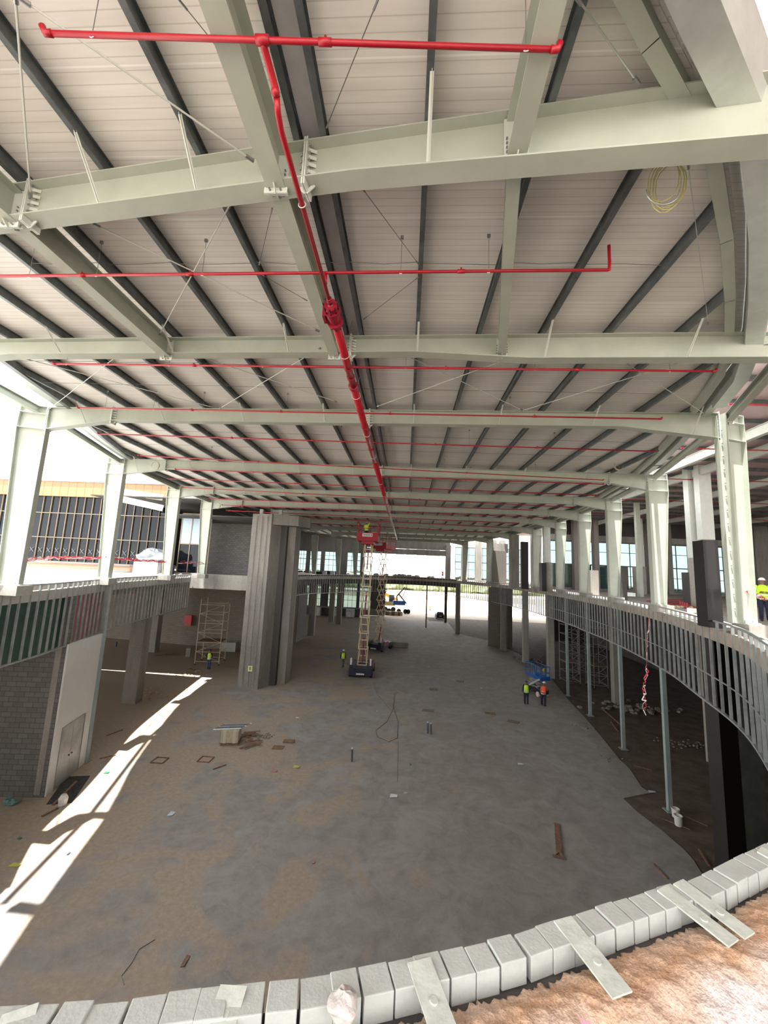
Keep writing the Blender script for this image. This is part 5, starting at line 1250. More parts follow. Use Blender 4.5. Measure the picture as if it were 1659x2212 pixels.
# blue scissor lift, low
def blue_lift():
    q = g(1168, 1508); x, y = q.x + .1, q.y + 1.1; yaw = .28; R_ = Matrix.Rotation(yaw, 3, 'Z')
    def T(v): u = R_ @ Vector(v); return (u.x + x, u.y + y, u.z)
    t = empty('scissor_lift', (x, y, 0), 'small blue scissor lift with a yellow disc, parked at the slab edge', 'scissor lift')
    b = MB(); b.box(T((0, 0, .42)), (.85, 1.9, .35), yaw); b.build('chassis', DARK, t)
    for sx in (-1, 1):
        for sy in (-1, 1): MB().tube([T((sx * .36, sy * .7, .21)), T((sx * .50, sy * .7, .21))], .21, 16).build('wheel', PLASTIC, t)
    b = MB()
    for sx in (-1, 1):
        for k in range(3):
            za = .55 + k * .28; b.bar(T((sx * .28, -.8, za)), T((sx * .28, .8, za + .28)), .05, .09); b.bar(T((sx * .34, .8, za)), T((sx * .34, -.8, za + .28)), .05, .09)
    b.build('scissor_arms', mat('lift_grey', (.22, .22, .22), .5), t)
    b = MB(); b.box(T((0, 0, 1.46)), (.9, 2.2, .12), yaw); b.box(T((.0, -1.12, 1.58)), (.9, .04, .3), yaw); b.box(T((-.45, 0, 1.58)), (.04, 2.2, .18), yaw); b.box(T((.45, 0, 1.58)), (.04, 2.2, .18), yaw); b.build('platform', BLUE, t)
    rl = MB()
    for zz in (2.0, 2.5):
        for a, c in (((-.45, -1.1), (.45, -1.1)), ((.45, -1.1), (.45, 1.1)), ((.45, 1.1), (-.45, 1.1)), ((-.45, 1.1), (-.45, -1.1))): rl.bar(T((*a, zz)), T((*c, zz)), .045)
    for a in ((-.45, -1.1), (.45, -1.1), (.45, 1.1), (-.45, 1.1), (-.45, 0), (.45, 0), (0, 1.1), (0, -1.1), (.45, -.55), (-.45, -.55)): rl.bar(T((*a, 1.5)), T((*a, 2.52)), .045)
    rl.build('guard_rail', BLUE, t)
    b = MB(); c = T((-.15, -1.13, 2.3)); b.tube([(c[0], c[1], c[2]), (c[0] + .01, c[1] - .02, c[2])], .14, 18); b.build('number_disc', mat('disc_yellow', (.75, .60, .02), .5), t)
    b = MB(); b.box((c[0] - .03, c[1] - .03, c[2]), (.025, .01, .12)); b.box((c[0] + .04, c[1] - .03, c[2] + .05), (.07, .01, .02)); b.box((c[0] + .04, c[1] - .03, c[2]), (.07, .01, .02)); b.box((c[0] + .04, c[1] - .03, c[2] - .05), (.07, .01, .02)); b.box((c[0] + .07, c[1] - .03, c[2]), (.02, .01, .12)); b.build('number', DARK, t)
    b = MB(); b.bar(T((-.47, -1.0, 1.5)), T((-.47, .6, .6)), .04, .14); b.build('side_ladder', GALVL, t)
blue_lift()

# ================================================================ scaffolds
def scaffold(x, y, w, d, h, n, lab, m, yaw=0.0, base=0.0):
    t = empty('scaffold_tower', (x, y, base), lab, 'scaffold'); R_ = Matrix.Rotation(yaw, 3, 'Z')
    def T(v): u = R_ @ Vector(v); return (u.x + x, u.y + y, u.z + base)
    for a in ((-w / 2, -d / 2), (w / 2, -d / 2), (w / 2, d / 2), (-w / 2, d / 2)):
        MB().tube([T((*a, 0)), T((*a, h + (.5 if a[0] < 0 else 0)))], .036, 8).build('standard', m, t)
    b = MB()
    for k in range(n + 1):
        z = .35 + (h - .4) * k / n
        for a, c in (((-w / 2, -d / 2), (w / 2, -d / 2)), ((w / 2, -d / 2), (w / 2, d / 2)), ((w / 2, d / 2), (-w / 2, d / 2)), ((-w / 2, d / 2), (-w / 2, -d / 2))): MB().tube([T((*a, z)), T((*c, z))], .028, 6).build('ledger', m, t)
    b = MB()
    for k in range(n):
        z0 = .35 + (h - .4) * k / n; z1 = .35 + (h - .4) * (k + 1) / n; s = 1 if k % 2 else -1
        b.tube([T((-w / 2 * s, -d / 2, z0)), T((w / 2 * s, -d / 2, z1))], .018, 6); b.tube([T((w / 2, -d / 2 * s, z0)), T((w / 2, d / 2 * s, z1))], .018, 6)
    b.build('cross_brace', m, t)
    b = MB()
    for a in ((-w / 2, -d / 2), (w / 2, -d / 2), (w / 2, d / 2), (-w / 2, d / 2)): b.sphere(T((*a, .07)), .08, 8, 6)
    b.build('caster', DARK, t)
    b = MB(); b.box(T((0, 0, .38 + (h - .4) * 2 / n)), (w, d * .9, .05), yaw); b.build('plank_deck', WOOD if m is not WIRE else PLY, t)
    return t
SCAFM = mat('scaffold_cream', (.52, .46, .34), .5)
SCAFG = mat('scaffold_grey', (.20, .20, .19), .5)
q = g(445, 1437); scaffold(q.x - .1, q.y + 1.0, 2.3, 2.0, 5.9, 6, 'cream scaffold tower on wheels left of the concrete pier', SCAFM, .15)
for px, py, lab in ((1238, 1490, 'grey scaffold tower in the dark under the right deck, left one'), (1300, 1500, 'grey scaffold tower in the dark under the right deck, right one')):
    q = g(px, py); scaffold(q.x + .6, q.y + 2.2, 1.3, 1.4, 5.6, 6, lab, SCAFG, .1)
q = g(1222, 1470); scaffold(q.x + 2.5, q.y + 3, 1.3, 1.4, 4.6, 5, 'low grey scaffold tower deep under the right deck', SCAFG, .4)

# ================================================================ things on the ground floor
def crate(px, py, w, d, h, yaw):
    q = g(px, py); t = empty('wrapped_pallet', (q.x, q.y, 0), 'plastic-wrapped carton stack on a pallet with pipes lying on top', 'pallet')
    MB().box((q.x, q.y, .14 + h / 2), (w, d, h), yaw).build('carton_stack', CARD, t)
    b = MB()
    for k in range(5): 
        v = Matrix.Rotation(yaw, 3, 'Z') @ Vector((-w / 2 + w * k / 4, 0, 0)); b.box((q.x + v.x, q.y + v.y, .115), (.09, d, .02), yaw)
    for k in (-1, 0, 1):
        v = Matrix.Rotation(yaw, 3, 'Z') @ Vector((0, k * d * .42, 0)); b.box((q.x + v.x, q.y + v.y, .052), (w, .08, .10), yaw)
    b.build('pallet_base', WOOD, t)
    b = MB()
    for s in (-1, 1):
        v = Matrix.Rotation(yaw, 3, 'Z') @ Vector((s * w * .28, 0, 0)); b.box((q.x + v.x, q.y + v.y, .14 + h / 2), (.16, d + .02, h + .02), yaw)
    b.build('wrap_band', mat('wrap_grey', (.50, .46, .38), .3), t)
    return q
q = crate(498, 1604, .95, .85, .62, .18)
for k in range(7):
    b = MB(); y = q.y - .3 + .09 * k; a0 = Vector((q.x - .9 + .05 * k, y - .12 + .04 * k, .80 + .015 * (k % 3))); b.tube([a0, a0 + Vector((1.5, .28, .05))], .022, 8)
    tag(b.build('steel_pipe', PVC if k % 3 else GALVL), 'thin pipe lying across the wrapped carton stack', 'pipe', 'pipes on the carton stack')
rnd = random.Random(11)
for k in range(13):
    p = g(548 + rnd.uniform(-18, 22), 1600 + rnd.uniform(-16, 14)); b = MB(); yaw = rnd.uniform(-.7, 1.0)
    b.box((p.x, p.y, .014 + .013 * k), (rnd.uniform(.5, 1.0), rnd.uniform(.08, .16), .025), yaw); tag(b.build('timber_board', WOOD), 'short reddish timber board in the heap beside the carton stack', 'board', 'boards heaped beside the carton stack')
def flat(px, py, w, d, yaw, m, lab, name='plywood_sheet', cat='board', th=.02, z=.002):
    p = g(px, py); b = MB(); b.box((p.x, p.y, z + th / 2), (w, d, th), yaw); o = b.build(name, m); tag(o, lab, cat); return o
flat(601, 1615, .62, .48, .05, PLY, 'plywood square in front of the heap, lower left of a pair'); flat(624, 1602, .62, .45, .1, PLY, 'plywood square in front of the heap, upper right of a pair', z=.024)
for px, py, w, d, yw, lab in ((937, 1489, .75, .62, -.1, 'plywood cover left of centre aisle beyond the upright pipes'), (994, 1472, .75, .55, -.1, 'farthest plywood cover with a white scrap'), (925, 1535, .85, .5, -.12, 'plywood cover just behind the pair of upright pipes'), (1059, 1541, .78, .5, -.15, 'brown plywood cover right of the upright pipes'), (1109, 1559, .78, .5, -.5, 'tilted brown plywood cover nearest the blue lift')):
    flat(px, py, w, d, yw, PLY, lab)
def pit(px, py, lab, yaw=0):
    p = g(px, py); b = MB()
    w, d = .62, .58
    R_ = Matrix.Rotation(yaw, 3, 'Z')
    for c, s in (((0, d / 2, .02), (w, .05, .05)), ((0, -d / 2, .02), (w, .05, .05)), ((w / 2, 0, .02), (.05, d, .05)), ((-w / 2, 0, .02), (.05, d, .05))):
        v = R_ @ Vector(c); b.box((p.x + v.x, p.y + v.y, v.z), s, yaw)
    tag(b.build('formwork_square', WOOD), lab, 'formwork')
pit(345, 1643, 'square timber form half broken, by the sun patch'); pit(444, 1641, 'square timber form left of the carton stack'); pit(415, 1446, 'dark timber form beside the scaffold tower')
b = MB(); p = g(355, 1415)
for k in range(5): b.bar((p.x - .8 + .3 * k, p.y - .5 + .1 * k, .05 + .02 * k), (p.x + .6 + .15 * k, p.y + .5, .05 + .02 * k), .06, .05)
tag(b.build('timber_pile', WOOD), 'flat pile of timber lengths right of the sunlit column', 'timber')
def upright(px, py, n, lab):
    for k in range(n):
        p = g(px + 7 * k, py + 2 * k); t = empty('pipe_stub', (p.x, p.y, 0), lab if n == 1 else lab + (', left of two' if k == 0 else ', right of two'), 'pipe')
        MB().tube([(p.x, p.y, 0), (p.x - .02, p.y, .62)], .052, 12).build('pipe', PVC, t); MB().tube([(p.x - .02, p.y, .60), (p.x - .02, p.y, .68)], .05, 10).build('taped_cap', PAPER, t)
upright(924, 1584, 2, 'upright capped dark pipe in the slab centre right'); upright(760, 1645, 1, 'upright capped dark pipe in the slab centre')
for px, py, lab in ((222, 1393, 'short grey pipe stub at the far left, left one'), (250, 1397, 'short grey pipe stub at the far left, right one')):
    p = g(px, py); b = MB(); b.tube([(p.x, p.y, 0), (p.x, p.y, .55)], .11, 12); tag(b.build('pipe_stub', PVC), lab, 'pipe')
# basket (long rusty form) lying on the slab
p0, p1 = g(1203, 1782), g(1208, 1845)
t = empty('timber_ladder_frame', (p0 + p1) / 2, 'reddish-brown slatted timber piece lying alone on the slab, right', 'timber'); d = (p1 - p0).normalized(); r = Vector((d.y, -d.x, 0))
MB().bar(p0 + Vector((0, 0, .05)), p1 + Vector((0, 0, .05)), .20, .04).build('board', mat('rusty_brown', (.20, .10, .075), .9, noise=.3, nscale=9), t)
b = MB()
for k in range(6): c = p0.lerp(p1, (k + .5) / 6); b.bar(c - r * .11 + Vector((0, 0, .08)), c + r * .11 + Vector((0, 0, .08)), .03, .03)
b.build('slat', WOOD, t)
b = MB()
for s in (-1, 1): b.bar(p1 + Vector((0, 0, .06)), p1 + d * .25 + r * .16 * s + Vector((0, 0, .06)), .04, .05)
b.bar(p1 + d * .25 - r * .2 + Vector((0, 0, .05)), p1 + d * .25 + r * .24 + Vector((0, 0, .05)), .05, .05); b.build('end_brace', WOOD, t)
# buckets
for k, (px, py, r0, hh) in enumerate(((1460, 1765, .16, .36), (1466, 1783, .16, .40))):
    p = g(px, py); t = empty('bucket', (p.x, p.y, 0), 'white bucket at the foot of the nearest grey post, ' + ('upper one' if k == 0 else 'lower one with brown inside'), 'bucket')
    b = MB(); n = 18; pts = [(.86, 0), (1, 1), (.93, 1), (.82, .06)]
    vs = []; fs = []
    for rr, z in pts: vs += [(p.x + r0 * rr * math.cos(2 * math.pi * q / n), p.y + r0 * rr * math.sin(2 * math.pi * q / n), z * hh) for q in range(n)]
    for j in range(3): fs += [(j * n + q, j * n + (q + 1) % n, (j + 1) * n + (q + 1) % n, (j + 1) * n + q) for q in range(n)]
    fs += [tuple(range(n - 1, -1, -1)), tuple(3 * n + q for q in range(n))]; b.add(vs, fs); b.build('pail', PLASTIC, t)
    MB().tube([(p.x + r0 * 1.03 * math.cos(2 * math.pi * q / 18), p.y + r0 * 1.03 * math.sin(2 * math.pi * q / 18), hh - .02) for q in range(19)], .010, 6, False).build('rim', PLASTIC, t)
    if k: MB().tube([(p.x, p.y, .25), (p.x, p.y, .3)], r0 * .88, 16).build('contents', mat('rust_orange', (.35, .15, .05), .8), t)
def scrap(px, py, w, h, m, lab, name='paper_scrap', cat='litter', yaw=0.3, th=.01):
    p = g(px, py); b = MB(); b.add([(p.x - w / 2, p.y - h / 2, .004), (p.x + w / 2, p.y - h / 2 * .9, .03), (p.x + w / 2, p.y + h / 2, .012), (p.x - w / 2 * .8, p.y + h / 2, .03), (p.x - w / 2, p.y - h / 2, .004 + th), (p.x + w / 2, p.y - h / 2 * .9, .03 + th), (p.x + w / 2, p.y + h / 2, .012 + th), (p.x - w / 2 * .8, p.y + h / 2, .03 + th)], [(3, 2, 1, 0), (4, 5, 6, 7), (0, 1, 5, 4), (1, 2, 6, 5), (2, 3, 7, 6), (3, 0, 4, 7)])
    tag(b.build(name, m), lab, cat)
GRN = mat('green_scrap', (.03, .16, .08), .6); YEL = mat('yellow_green_cloth', (.42, .45, .10), .8); PNK = mat('pink_scrap', (.45, .16, .17), .8); BLU = mat('pale_blue_paper', (.45, .55, .58), .7)
for px, py, w, h, m, lab in ((850, 1720, .34, .25, PAPER, 'white paper sheet lying in the middle of the slab'), (876, 1714, .18, .12, FOAMR, 'crumpled scrap right of the white paper sheet'), (370, 1759, .22, .26, BLU, 'pale blue-grey scrap on the left of the slab'), (640, 1657, .32, .24, YEL, 'yellow-green rag in front of the carton stack'), (592, 1666, .30, .20, PNK, 'pinkish rag left of the yellow-green one'), (1124, 1651, .30, .14, PAPER, 'white scrap pair right of centre'), (887, 1652, .12, .16, GRN, 'small green scrap near the slab centre'), (677, 1864, .08, .10, PNK, 'small rust-red scrap in the near slab'), (1408, 1711, .34, .16, BLU, 'pale tile-like scrap on the brown soil by the nearest post'), (32, 1870, .32, .16, YEL, 'yellow rag in the sun patch at the left edge'), (230, 1670, .22, .16, GRN, 'green netting scrap at the sun patch edge'), (42, 1812, .14, .10, GRN, 'small green scrap near the left frame edge'), (148, 1845, .07, .12, PVC, 'small dark chip left of the near slab'), (400, 2078, .10, .30, WOOD, 'dark stick piece at the lower left of the slab'), (642, 1551, .2, .15, PAPER, 'white scrap behind the plywood squares'), (1040, 1487, .22, .10, PAPER, 'white scraps near the farthest plywood cover'), (814, 1537, .09, .12, PAPER, 'tiny white scrap near the hose'), (927, 1441, .3, .2, FOAMR, 'small pale lump far down the aisle'), (1375, 1512, .3, .2, PVC, 'dark scrap on the soil under the right deck')):
    scrap(px, py, w, h, m, lab)
def stick(pa, pb, r, m, lab, name='timber_stick', cat='stick', z=.03):
    a, c = g(*pa), g(*pb); b = MB(); b.bar(a + Vector((0, 0, z)), c + Vector((0, 0, z)), r * 2, r * 1.2); tag(b.build(name, m), lab, cat)
for pa, pb, r, lab in (((90, 1765), (125, 1747), .04, 'timber stick by the left block wall'), ((115, 1740), (165, 1690), .05, 'timber length in front of the steel door'), ((460, 1663), (488, 1653), .03, 'pale timber stick before the left timber form'), ((1430, 1770), (1490, 1793), .022, 'dark stick on the soil by the buckets'), ((1478, 1763), (1528, 1786), .02, 'thin stick running from the buckets'), ((1510, 1836), (1532, 1872), .03, 'dark stick at the lower right soil'), ((1412, 1868), (1443, 1900), .03, 'dark stain-like stick near the curb right'), ((1370, 1655), (1408, 1665), .02, 'thin rod lying on the soil edge'), ((1300, 1530), (1345, 1570), .05, 'long dark timber under the right deck'), ((1320, 1560), (1335, 1580), .05, 'short timber under the right deck'), ((215, 1640), (250, 1632), .03, 'timber stick at the foot of the left post'), ((230, 1590), (265, 1577), .03, 'thin stick on the left sand')):
    stick(pa, pb, r, WOOD, lab)
# black mat + rags by the left wall
p = [g(142, 1678), g(195, 1676), g(155, 1735), g(100, 1738)]; b = MB(); b.prism([(v.x, v.y) for v in p], .0, .012); tag(b.build('rubber_mat', mat('dusty_black', (.035, .034, .033), .9, noise=.5, nscale=6)), 'dusty black sheet on the floor before the steel door', 'floor sheet')
p = g(135, 1738); b = MB(); b.tube([(p.x, p.y, 0), (p.x, p.y, .25), (p.x, p.y, .38)], [.15, .17, .10], 14); tag(b.build('plastic_jug', PLASTIC), 'pale plastic container standing on the black sheet', 'container')
p = g(28, 1735); b = MB()
for k in range(5): b.lump((p.x + rnd.uniform(-.3, .3), p.y + rnd.uniform(-.1, .1), .08), .16, k + 40)
tag(b.build('rag_heap', mat('teal_rag', (.12, .22, .21), .8)), 'heap of teal and dark rags at the foot of the left block wall', 'rags', kind='stuff')
# hose / cable lines on the slab
def line(pts, r, m, lab, cat='cable'):
    b = MB(); b.tube([g(*p) + Vector((0, 0, r)) for p in pts], r, 6); tag(b.build('cable', m), lab, cat)
line([(852, 1500), (850, 1530), (835, 1560), (812, 1578), (815, 1592), (840, 1603), (858, 1595), (860, 1560), (848, 1520)], .014, mat('hose_brown', (.14, .08, .06), .7), 'thin reddish hose looping on the slab centre')
line([(805, 1470), (815, 1500), (845, 1535)], .010, WIRE, 'thin cable trailing from the tall lift')
line([(860, 1600), (859, 1640), (858, 1690)], .008, WIRE, 'straight thin line on the slab below the hose loop')
line([(335, 2030), (300, 2052), (285, 2080), (262, 2110), (268, 2128)], .010, WIRE, 'thin dark wire curving at the lower left of the slab')
# duct section, silver box
p = g(492, 1408); b = MB(); b.box((p.x, p.y + .4, .55), (1.6, 1.2, 1.0), .15); tag(b.build('duct_section', GALVL), 'silver duct section standing beside the scaffold tower', 'duct')
p = g(406, 1418); b = MB(); b.box((p.x, p.y, .45), (.45, .35, .9), .3); tag(b.build('leaning_slab', CONC_L), 'pale slab leaning left of the scaffold tower', 'slab')
p = g(375, 1385); t = empty('roller_machine', (p.x, p.y, 0), 'small dark pipe-threading machine on the left floor', 'machine'); MB().box((p.x, p.y, .45), (.7, .5, .35)).build('motor', DARK, t); b = MB()
for sx in (-.3, .3):
    for sy in (-.2, .2): b.bar((p.x + sx, p.y + sy, 0), (p.x + sx * .6, p.y + sy * .6, .3), .05)
b.build('stand', DARK, t); MB().tube([(p.x - 1.5, p.y - .2, .5), (p.x + 2.2, p.y + .1, .5)], .06, 8).build('workpiece', GALVL, t)
for k in range(5):
    a, c = Vector(g(345 + 2 * k, 1374 - 2 * k)), Vector(g(410, 1370 - 3 * k)); b = MB(); b.tube([a + Vector((0, 0, .16 + .02 * k)), c + Vector((0, 0, .16 + .02 * k))], .15, 12); tag(b.build('large_pipe', mat('rusty_pipe', (.14, .095, .07), .7)), 'long rusty pipe lying at the left rear', 'pipe', 'rusty pipes at the left rear')
for k in range(7):
    a, c = g(222 + 3 * k, 1364 + 1.2 * k), g(272 - 2 * k, 1368 - k); b = MB(); b.tube([a + Vector((0, 0, .06)), c + Vector((0, 0, .06))], .045, 8); tag(b.build('red_pipe', REDP), 'red pipe lying on the floor far left', 'pipe', 'red pipes lying far left')
# low block wall piece behind tall lifts
p = g(863, 1398); b = MB(); b.box((p.x, p.y, .32), (2.3, .5, .62), -.05); tag(b.build('low_barrier', CONC), 'low concrete barrier behind the tall lifts', 'barrier')
for k in range(7):
    a = aty(668 + 18 * k, 1325, 86); b = MB(); b.box((a[0], 86 - (k % 2), .8), (1.7, 1.2, 1.6)); tag(b.build('wrapped_bundle', TARP if k % 2 else mat('tarp_dark', (.10, .10, .11), .6)), f'plastic-covered bundle before the lower far windows, {ORD[k]} from the left', 'bundle', 'bundles before the far windows')
# steel prop in the far aisle
p = g(920, 1356); b = MB(); b.tube([(p.x, p.y, 0), (p.x, p.y, 8.3)], .12, 8); tag(b.build('steel_prop', mat('rust_prop', (.10, .05, .035), .7)), 'lone rusty prop in the far aisle', 'prop')
for px, py, lab in ((942, 1345, 'dark slim post right of the parked car'), (905 + 65, 1362, 'dark post right of the far aisle')):
    p = g(px + 20, py); b = MB(); b.box((p.x, p.y, 4.1), (.5, .5, 8.3)); tag(b.build('concrete_column', CONC_D), lab, 'concrete column')
# ================================================================ yard: car, machines, backdrop
p = g(951, 1338); t = empty('car', (p.x, p.y, 0), 'dark car parked at the mouth of the hall, seen from behind', 'car')
b = MB(); x, y = p.x, p.y + 2
def hullp(b, secs):
    vs = []; 
    for yy, w, z0, z1, r in secs: vs += [(x - w, yy, z0), (x + w, yy, z0), (x + w, yy, z1 - r), (x + w - r, yy, z1), (x - w + r, yy, z1), (x - w, yy, z1 - r)]
    fs = []
    for i in range(len(secs) - 1):
        for j in range(6): fs.append((i * 6 + j, i * 6 + (j + 1) % 6, i * 6 + 6 + (j + 1) % 6, i * 6 + 6 + j))
    fs += [(5, 4, 3, 2, 1, 0), tuple((len(secs) - 1) * 6 + j for j in range(6))]; b.add(vs, fs)
hullp(b, [(y - 2.1, .75, .35, .85, .1), (y - 1.9, .85, .25, 1.0, .1), (y + 1.2, .88, .25, 1.0, .1), (y + 2.1, .78, .35, .75, .1)]); b.build('car_body', DARK, t)
b = MB(); hullp(b, [(y - 1.8, .72, .95, 1.05, .05), (y - 1.3, .68, .95, 1.5, .12), (y + .3, .68, .95, 1.52, .12), (y + 1.1, .72, .95, 1.03, .05)]); b.build('cabin', mat('car_glass', (.05, .06, .07), .1), t)
for sx in (-1, 1):
    for sy in (-1.3, 1.3): MB().tube([(x + sx * .72, y + sy, .32), (x + sx * .9, y + sy, .32)], .32, 14).build('wheel', DARK, t)
MB().box((x, y - 2.13, .7), (.5, .02, .12)).build('number_plate', PAPER, t)
yd = 98.
def ya(px, py, y=yd): return Vector(aty(px, py, y))
t = empty('boom_lift', (ya(868, 1312).x, yd, -.1), 'blue boom lift with folded grey boom in the bright yard', 'boom lift')
c = ya(862, 1302); b = MB(); b.box((c.x, yd, c.z), (2.9, 1.8, 1.0), .1); b.build('engine_body', BLUE, t)
b = MB(); b.bar(ya(857, 1288), ya(875, 1268), .4, .3); b.bar(ya(857, 1288), ya(858, 1298), .3); b.bar(ya(862, 1284), ya(878, 1304), .35, .3); b.bar(ya(869, 1290), ya(879, 1268), .12); b.build('boom', mat('boom_grey', (.12, .13, .13), .5), t)
for px in (841, 862, 876, 882): w_ = ya(px, 1310); MB().tube([(w_.x, yd - .9, .45), (w_.x, yd - .5, .45)], .55, 14).build('wheel', DARK, t)
t = empty('telehandler', (ya(840, 1300).x, yd + 3, -.1), 'orange telehandler behind the blue boom lift', 'telehandler')
b = MB(); b.bar(ya(828, 1281, yd + 3), ya(858, 1296, yd + 3), .6, .7); b.build('arm', ORANGE, t); b = MB(); c = ya(846, 1293, yd + 3); b.box((c.x, yd + 3, c.z), (1.3, 1.6, 1.9)); b.build('cab', mat('cab_dark', (.04, .045, .05), .3), t)
b = MB(); c = ya(838, 1303, yd + 3); b.box((c.x, yd + 3, c.z), (3.6, 1.9, 1.0)); b.build('chassis', mat('machine_yellow', (.55, .38, .15), .5), t)
for px in (833, 850): w_ = ya(px, 1308, yd + 3); MB().tube([(w_.x, yd + 1.9, .5), (w_.x, yd + 2.3, .5)], .6, 14).build('wheel', DARK, t)
for k in range(5):
    c = ya(836 + 7 * k, 1318, 93); b = MB(); b.box((c.x, 93, .3), (.8, .9, .9), k); tag(b.build('pallet_stack', CARD if k % 2 else WOOD), f'small pallet stack at the yard edge, {ORD[k]} from the left', 'pallet')
# far sand bank and hedge, skyline
b = MB(); rnd = random.Random(9)
for k in range(60): b.lump((-70 + k * 3 + rnd.uniform(-1, 1), 215 + rnd.uniform(-3, 3), 2.5), rnd.uniform(4, 7), k + 90, 8, 5, .8)
tag(b.build('hedge', mat('pale_hedge', (.17, .20, .10), .9, noise=.3, nscale=.5)), 'pale green line of bushes beyond the yard', 'bushes', kind='stuff')
b = MB(); b.prism([(-90, 150), (110, 150), (110, 165), (-90, 165)], -.1, 1.8); tag(b.build('sand_bank', SANDOUT), 'low sand bank across the yard behind the machines', 'sand bank')
for k, (px, w_, h_) in enumerate(((905, 6, 17), (915, 3, 26), (930, 8, 20), (944, 10, 15), (862, 9, 14), (880, 4, 22))):
    c = ya(px, 1225, 420); b = MB(); b.box((c.x, 420 + 12 * k, 10 + h_ / 2), (w_, 8, h_ + 20)); tag(b.build('distant_building', mat('haze_building', (.30, .31, .34), .9)), f'hazy distant building on the skyline, {ORD[k]} of the row behind the bushes', 'building', 'hazy skyline buildings')
# fence panel / white container outside the right windows
for k, (x0_, x1_, m_, lab) in enumerate(((20.5, 26, mat('hoard_yellow', (.72, .66, .42), .8), 'pale yellow hoarding outside the right windows'), (26.5, 31, mat('hoard_blue', (.28, .55, .66), .8), 'pale blue hoarding outside the right windows'))):
    b = MB(); b.box(((x0_ + x1_) / 2, 58, 10.3), (x1_ - x0_, .2, 3.4)); tag(b.build('hoarding', m_), lab, 'hoarding')
# ================================================================ things on the upper decks
def dk(px, py): return Vector(atz(px, py, DECKZ))
for k in range(9):
    a, c = dk(1398 + 4 * k, 1300 + 1.2 * k), dk(1492 + 3 * k, 1292 + 2.0 * k); b = MB(); b.tube([a + Vector((0, 0, .05 + .03 * (k % 3))), c + Vector((0, 0, .05 + .03 * (k % 3)))], .035, 8)
    tag(b.build('red_pipe', REDP), 'red pipe stacked on the right upper deck', 'pipe', 'red pipes stacked on the right deck')
for k in range(4):
    a, c = dk(1470 + 5 * k, 1312 + 1.5 * k), dk(1506, 1308 + 2 * k); b = MB(); b.tube([a + Vector((0, 0, .05)), c + Vector((0, 0, .05))], .04, 8); b.tube([a + Vector((0, 0, .05)), a + Vector((0, 0, .35))], .04, 8)
    tag(b.build('red_pipe_fitting', REDP), 'short red pipe with an elbow by the pale stub column', 'pipe', 'short red pipes by the stub column')
p = dk(1352, 1290); t = empty('steel_trough', p, 'open galvanised trough between two right columns', 'trough'); b = MB(); b.box((p.x, p.y, p.z + .12), (1.2, .7, .02), -.3); b.bar(p + Vector((-.6, -.25, .25)), p + Vector((.55, -.45, .25)), .02, .3); b.bar(p + Vector((-.5, .45, .25)), p + Vector((.65, .2, .25)), .02, .3); b.build('trough', GALVL, t)
p = dk(1520, 1327); b = MB(); b.box((p.x - .35, p.y + .1, p.z + .14), (.5, .4, .22), .6); tag(b.build('wrapped_package', PAPER), 'white wrapped package at the foot of the black panel', 'package')
p = dk(1462, 1313); b = MB(); 
for k in range(6): b.lump((p.x + .18 * k - .4, p.y - .25 * k * .3, p.z + .06), .14, k + 60, 8, 5, .5)
tag(b.build('rolled_sheet', mat('cream_sheet', (.55, .48, .30), .8)), 'crumpled cream sheet beside the second nearest right column', 'sheet', kind='stuff')
p = dk(1655, 1372); b = MB(); b.sphere((p.x + .2, p.y, p.z + .05), .35, 14, 6, .5); tag(b.build('sandbag', CONC_L), 'rounded pale sack at the right edge of the deck', 'sack')
# barrier tapes
def tape(pts, lab, strands=5, amp=.12, seed=1):
    rnd = random.Random(seed); t = empty('barrier_tape', pts[0], lab, 'barrier tape')
    for k in range(strands):
        b = MB(); q = []
        n = 7 * (len(pts) - 1) + 3
        for j in range(n + 1):
            s = j / n * (len(pts) - 1); i = min(int(s), len(pts) - 2); p_ = Vector(pts[i]).lerp(Vector(pts[i + 1]), s - i); q.append(p_ + Vector((rnd.uniform(-amp, amp) * .4, rnd.uniform(-amp, amp), rnd.uniform(-amp, amp) * .8)))
        for a, c in zip(q, q[1:]): b.bar(a, c, .004, .045 if rnd.random() < .6 else .02)
        b.build('tape_strand', TAPE_R if k % 2 == 0 else TAPE_W, t)
def dz(px, py, y): return Vector(aty(px, py, y))
tape([dz(-20, 1215, 13.4), dz(26, 1212, 13.5)], 'red and white barrier tape tied left of the nearest left column', 6, .10, 2)
tape([dz(40, 1210, 13.5), dz(110, 1205, 17), dz(215, 1206, 20.2)], 'red and white barrier tape between the first two left columns', 7, .10, 3)
tape([dz(232, 1206, 20.3), dz(300, 1210, 24), dz(358, 1213, 27.4)], 'red and white barrier tape between the second and third left columns', 7, .10, 4)
tape([dz(388, 1214, 27.8), dz(440, 1217, 33)], 'faded barrier tape in front of the filmed window bay', 3, .12, 5)
tape([dz(1614, 1278, 12.6), dz(1640, 1288, 14.5), dz(1655, 1296, 17.5)], 'red and white barrier tape from the nearest right column to the person', 6, .06, 6)
tape([dz(1402, 1335, 20.0), dz(1398, 1390, 19.6), dz(1396, 1440, 19.2)], 'upper twisted barrier tape hanging from the right stud band', 2, .05, 7)
tape([dz(1398, 1440, 19.2), dz(1390, 1490, 19.1), dz(1393, 1540, 19.0)], 'lower end of the barrier tape hanging before the dark undercroft', 2, .12, 8)
